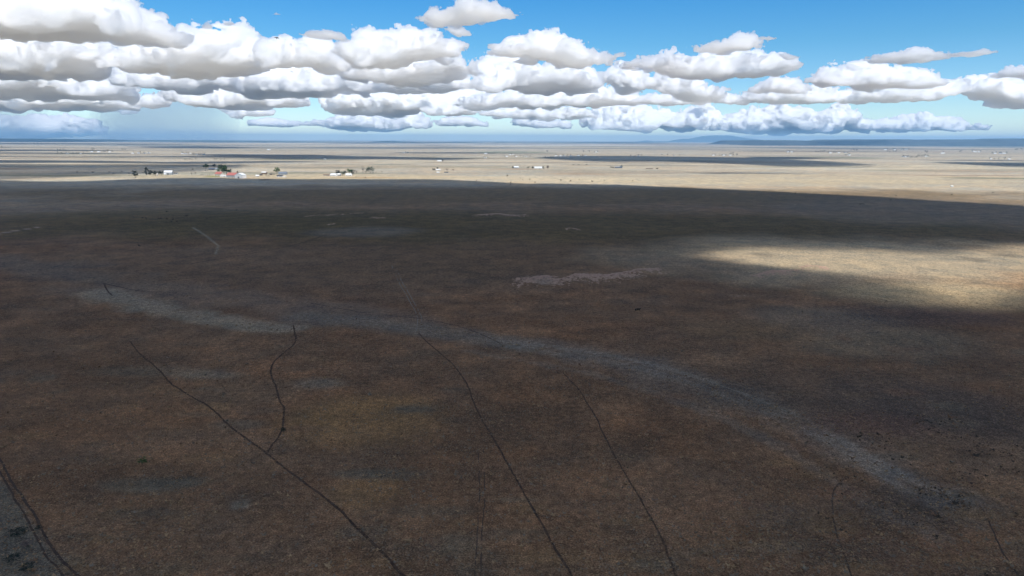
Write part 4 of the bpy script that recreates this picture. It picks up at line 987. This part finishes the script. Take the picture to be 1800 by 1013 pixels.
path([(335,464),(380,456),(440,446),(520,430),(575,412)], 1.0, .7, M_RUT, seed=9)
path([(540,532),(640,550),(735,560),(810,575),(850,590),(880,604)], .6, .5, M_RUT, gap=.2, seed=10)
path([(688,465),(700,494),(714,518),(728,545),(734,560),(732,585)], .5, .35, M_PALE, gap=.4, seed=11)
path([(694,465),(706,494),(720,518),(735,545),(741,560),(740,585)], .5, .35, M_PALE, gap=.45, seed=12)
path([(846,740),(849,800),(852,870),(848,940),(845,1020)], .22, .22, M_RUT, gap=.5, seed=13)
path([(838,740),(841,800),(843,870),(839,940),(836,1020)], .22, .22, M_RUT, gap=.6, seed=14)
path([(183,500),(190,512),(197,520)], .8, .6, M_RUT, seed=15)
path([(1160,640),(1240,668),(1330,702),(1420,742),(1500,795)], .4, .4, M_PALE, gap=.55, seed=16)

# ------------------------------------------------------------------ eroded banks of bare pinkish soil
M_BANK = mat("bare_pink_soil", (.42, .285, .21), 1, .3, .6, spec=0)
def bank(pts, dep, step, seed, fill=1.0):
    """a scalloped strip of bare soil, dense along its far edge and breaking up towards the near side; dep in metres"""
    P = np.array([gp(*p)[:2] for p in pts]); L = np.concatenate([[0], np.cumsum(np.hypot(*np.diff(P, axis=0).T))])
    ns, nd = max(int(L[-1] / step), 4), max(int(dep / step * .8), 4)
    s, d = np.meshgrid(np.linspace(0, L[-1], ns), np.linspace(-.25, 1, nd), indexing='ij')
    bx, by = np.interp(s, L, P[:, 0]), np.interp(s, L, P[:, 1])
    sc = .35 * np.abs(np.sin(s / (dep * .55) + seed + 1.5 * fbm(s / dep / 2 + seed, s * 0, None, 2))) + .25 * fbm(s / dep + seed * 5, s * 0 + 3, None, 4)
    X, Y = bx, by - d * dep
    v_ = d + .25 - sc
    k = np.where(v_ < 0, -1, 1.15 - 1.25 * v_) * fill * ss(0, .12, s / L[-1]) * ss(0, .12, 1 - s / L[-1]) + 1.9 * fbm(X / 2.2 + seed, Y / 3.2, None, 3, .7) + .9 * fbm(X / 11 + seed, Y / 16, None, 3) - .62
    on = (k[:-1, :-1] > 0) & (v_[:-1, :-1] >= 0)
    Z = height(X, Y) + .05 + .12 * np.clip(1 - v_, 0, 1)
    i, j = np.argwhere(on).T
    if not len(i): return
    q = np.stack([i*nd+j, i*nd+j+1, (i+1)*nd+j+1, (i+1)*nd+j], 1)
    u, inv = np.unique(q, return_inverse=True)
    o = mesh_np("bare_soil_bank", np.stack([X, Y, Z], -1).reshape(-1, 3)[u], inv.reshape(-1, 4), M_BANK)
    tag(o, kind="structure")
bank([(900,487),(935,485),(965,483),(985,486)], 42, .7, 1, .8)
bank([(965,491),(1000,486),(1020,482),(1062,480)], 34, .7, 2, .75)
bank([(1010,484),(1060,481),(1085,480)], 36, .7, 3, .8)
bank([(1070,482),(1100,477),(1125,475),(1160,470)], 30, .7, 4, .7)
bank([(828,377.6),(860,376.4),(880,375.2),(900,377),(930,378)], 34, 1.3, 5)
bank([(990,402),(1004,401),(1018,402)], 20, 1.2, 6, .8)
bank([(1308,481),(1340,478),(1375,476),(1405,473)], 26, .9, 7, .9)
bank([(1400,469),(1420,467),(1450,468)], 22, .9, 8)
bank([(648,382),(662,381.6),(680,382.6)], 16, 1.3, 9)
bank([(530,380),(580,377),(640,374)], 16, 1.3, 10, .7)
bank([(575,394),(590,393)], 14, 1.3, 11, .8)

# ------------------------------------------------------------------ near the camera: lone bushes, the stake in the gravel strip, tufts
for x, y, s_, m_, lab in ((250, 817, 9, "green", "little green bush alone on the brown near ground at left"), (498, 760, 6, "juniper", "dark little bush just right of the branching trail"), (245, 434, 3, "juniper", "tiny dark bush up the left pasture under the herd")):
    tree("round", m_, x, y, s_, s_ * 1.4, lab, "bush", None, "bush", 200)
for x, y, s_, lab in ((31, 940, 13, "dark dry bush right beside the leaning stake in the bottom left corner"), (48, 958, 9, "dark dry bush in the gravel strip, between the stake and the wheel track"), (22, 985, 11, "dark dry bush below the leaning stake in the gravel strip"), (47, 1000, 10, "lowest dark dry bush of the gravel strip, cut close by the picture's edge"), (66, 930, 6, "small dark bush on the edge between gravel strip and brown grass")):
    tree("round", "juniper" if s_ != 9 else "twig", x, y, s_ * .55, s_ * 1.7, lab, "bush", "dark bushes in the gravel strip", "bush", 200)
p = gp(18, 952); s = mpp(p); e = empty("stake", p, .3); tag(e, "dark leaning stake in the gravel strip, bottom left corner", "stake")
MB().tube((0, 0, -.2), (.12, .05, 16 * s * .8), .10, .08, 7).build("post", M["brown"], e)
MB().tube((.02, 0, .35), (.75, .5, .12), .05, .035, 5).build("fallen_rail", M["brown"], e)

def tufts(name, n_, rmin, rmax, mats, size, dens, half=40, seed=5):
    r = np.random.default_rng(seed)
    rad = np.exp(r.uniform(np.log(rmin), np.log(rmax), n_)); a = R(1) * r.uniform(-half, half, n_)
    x, y = rad * np.sin(a), rad * np.cos(a); keep = r.random(n_) < dens(x, y); x, y = x[keep], y[keep]; k = len(x)
    z = height(x, y); sz = size * r.lognormal(0, .4, k); rot = r.uniform(0, 6.28, k)
    V_, F_ = [], []
    nb = 4
    for j in range(nb):                                            # four leaning blades of grass bunched per tuft
        aa = rot + j * 6.283 / nb + r.normal(0, .3, k); dx, dy = np.cos(aa), np.sin(aa); ww = sz * .42; ln = sz * r.uniform(.5, 1.1, k); hh = sz * r.uniform(.25, .6, k)
        b0 = np.stack([x - dy * ww, y + dx * ww, z - .02], 1); b1 = np.stack([x + dy * ww, y - dx * ww, z - .02], 1); tp = np.stack([x + dx * ln, y + dy * ln, z + hh], 1)
        V_.append(np.stack([b0, b1, tp], 1).reshape(-1, 3))
    V_ = np.concatenate(V_); o = mesh_np(name, V_, np.arange(len(V_)).reshape(-1, 3), None, tris=True, smooth=False)
    for m_ in mats: o.data.materials.append(m_)
    o.data.polygons.foreach_set("material_index", np.tile(r.integers(0, len(mats), k), nb).astype(np.int32))
    tag(o, kind="stuff"); return o
GM = [mat("dry_grass_straw", (.34, .235, .135), 1, .3, .2, spec=0), mat("dry_grass_brown", (.22, .135, .08), 1, .3, .2, spec=0), mat("dry_grass_grey", (.22, .185, .14), 1, .3, .2, spec=0), mat("dry_grass_dark", (.075, .06, .046), 1, .3, .2, spec=0)]
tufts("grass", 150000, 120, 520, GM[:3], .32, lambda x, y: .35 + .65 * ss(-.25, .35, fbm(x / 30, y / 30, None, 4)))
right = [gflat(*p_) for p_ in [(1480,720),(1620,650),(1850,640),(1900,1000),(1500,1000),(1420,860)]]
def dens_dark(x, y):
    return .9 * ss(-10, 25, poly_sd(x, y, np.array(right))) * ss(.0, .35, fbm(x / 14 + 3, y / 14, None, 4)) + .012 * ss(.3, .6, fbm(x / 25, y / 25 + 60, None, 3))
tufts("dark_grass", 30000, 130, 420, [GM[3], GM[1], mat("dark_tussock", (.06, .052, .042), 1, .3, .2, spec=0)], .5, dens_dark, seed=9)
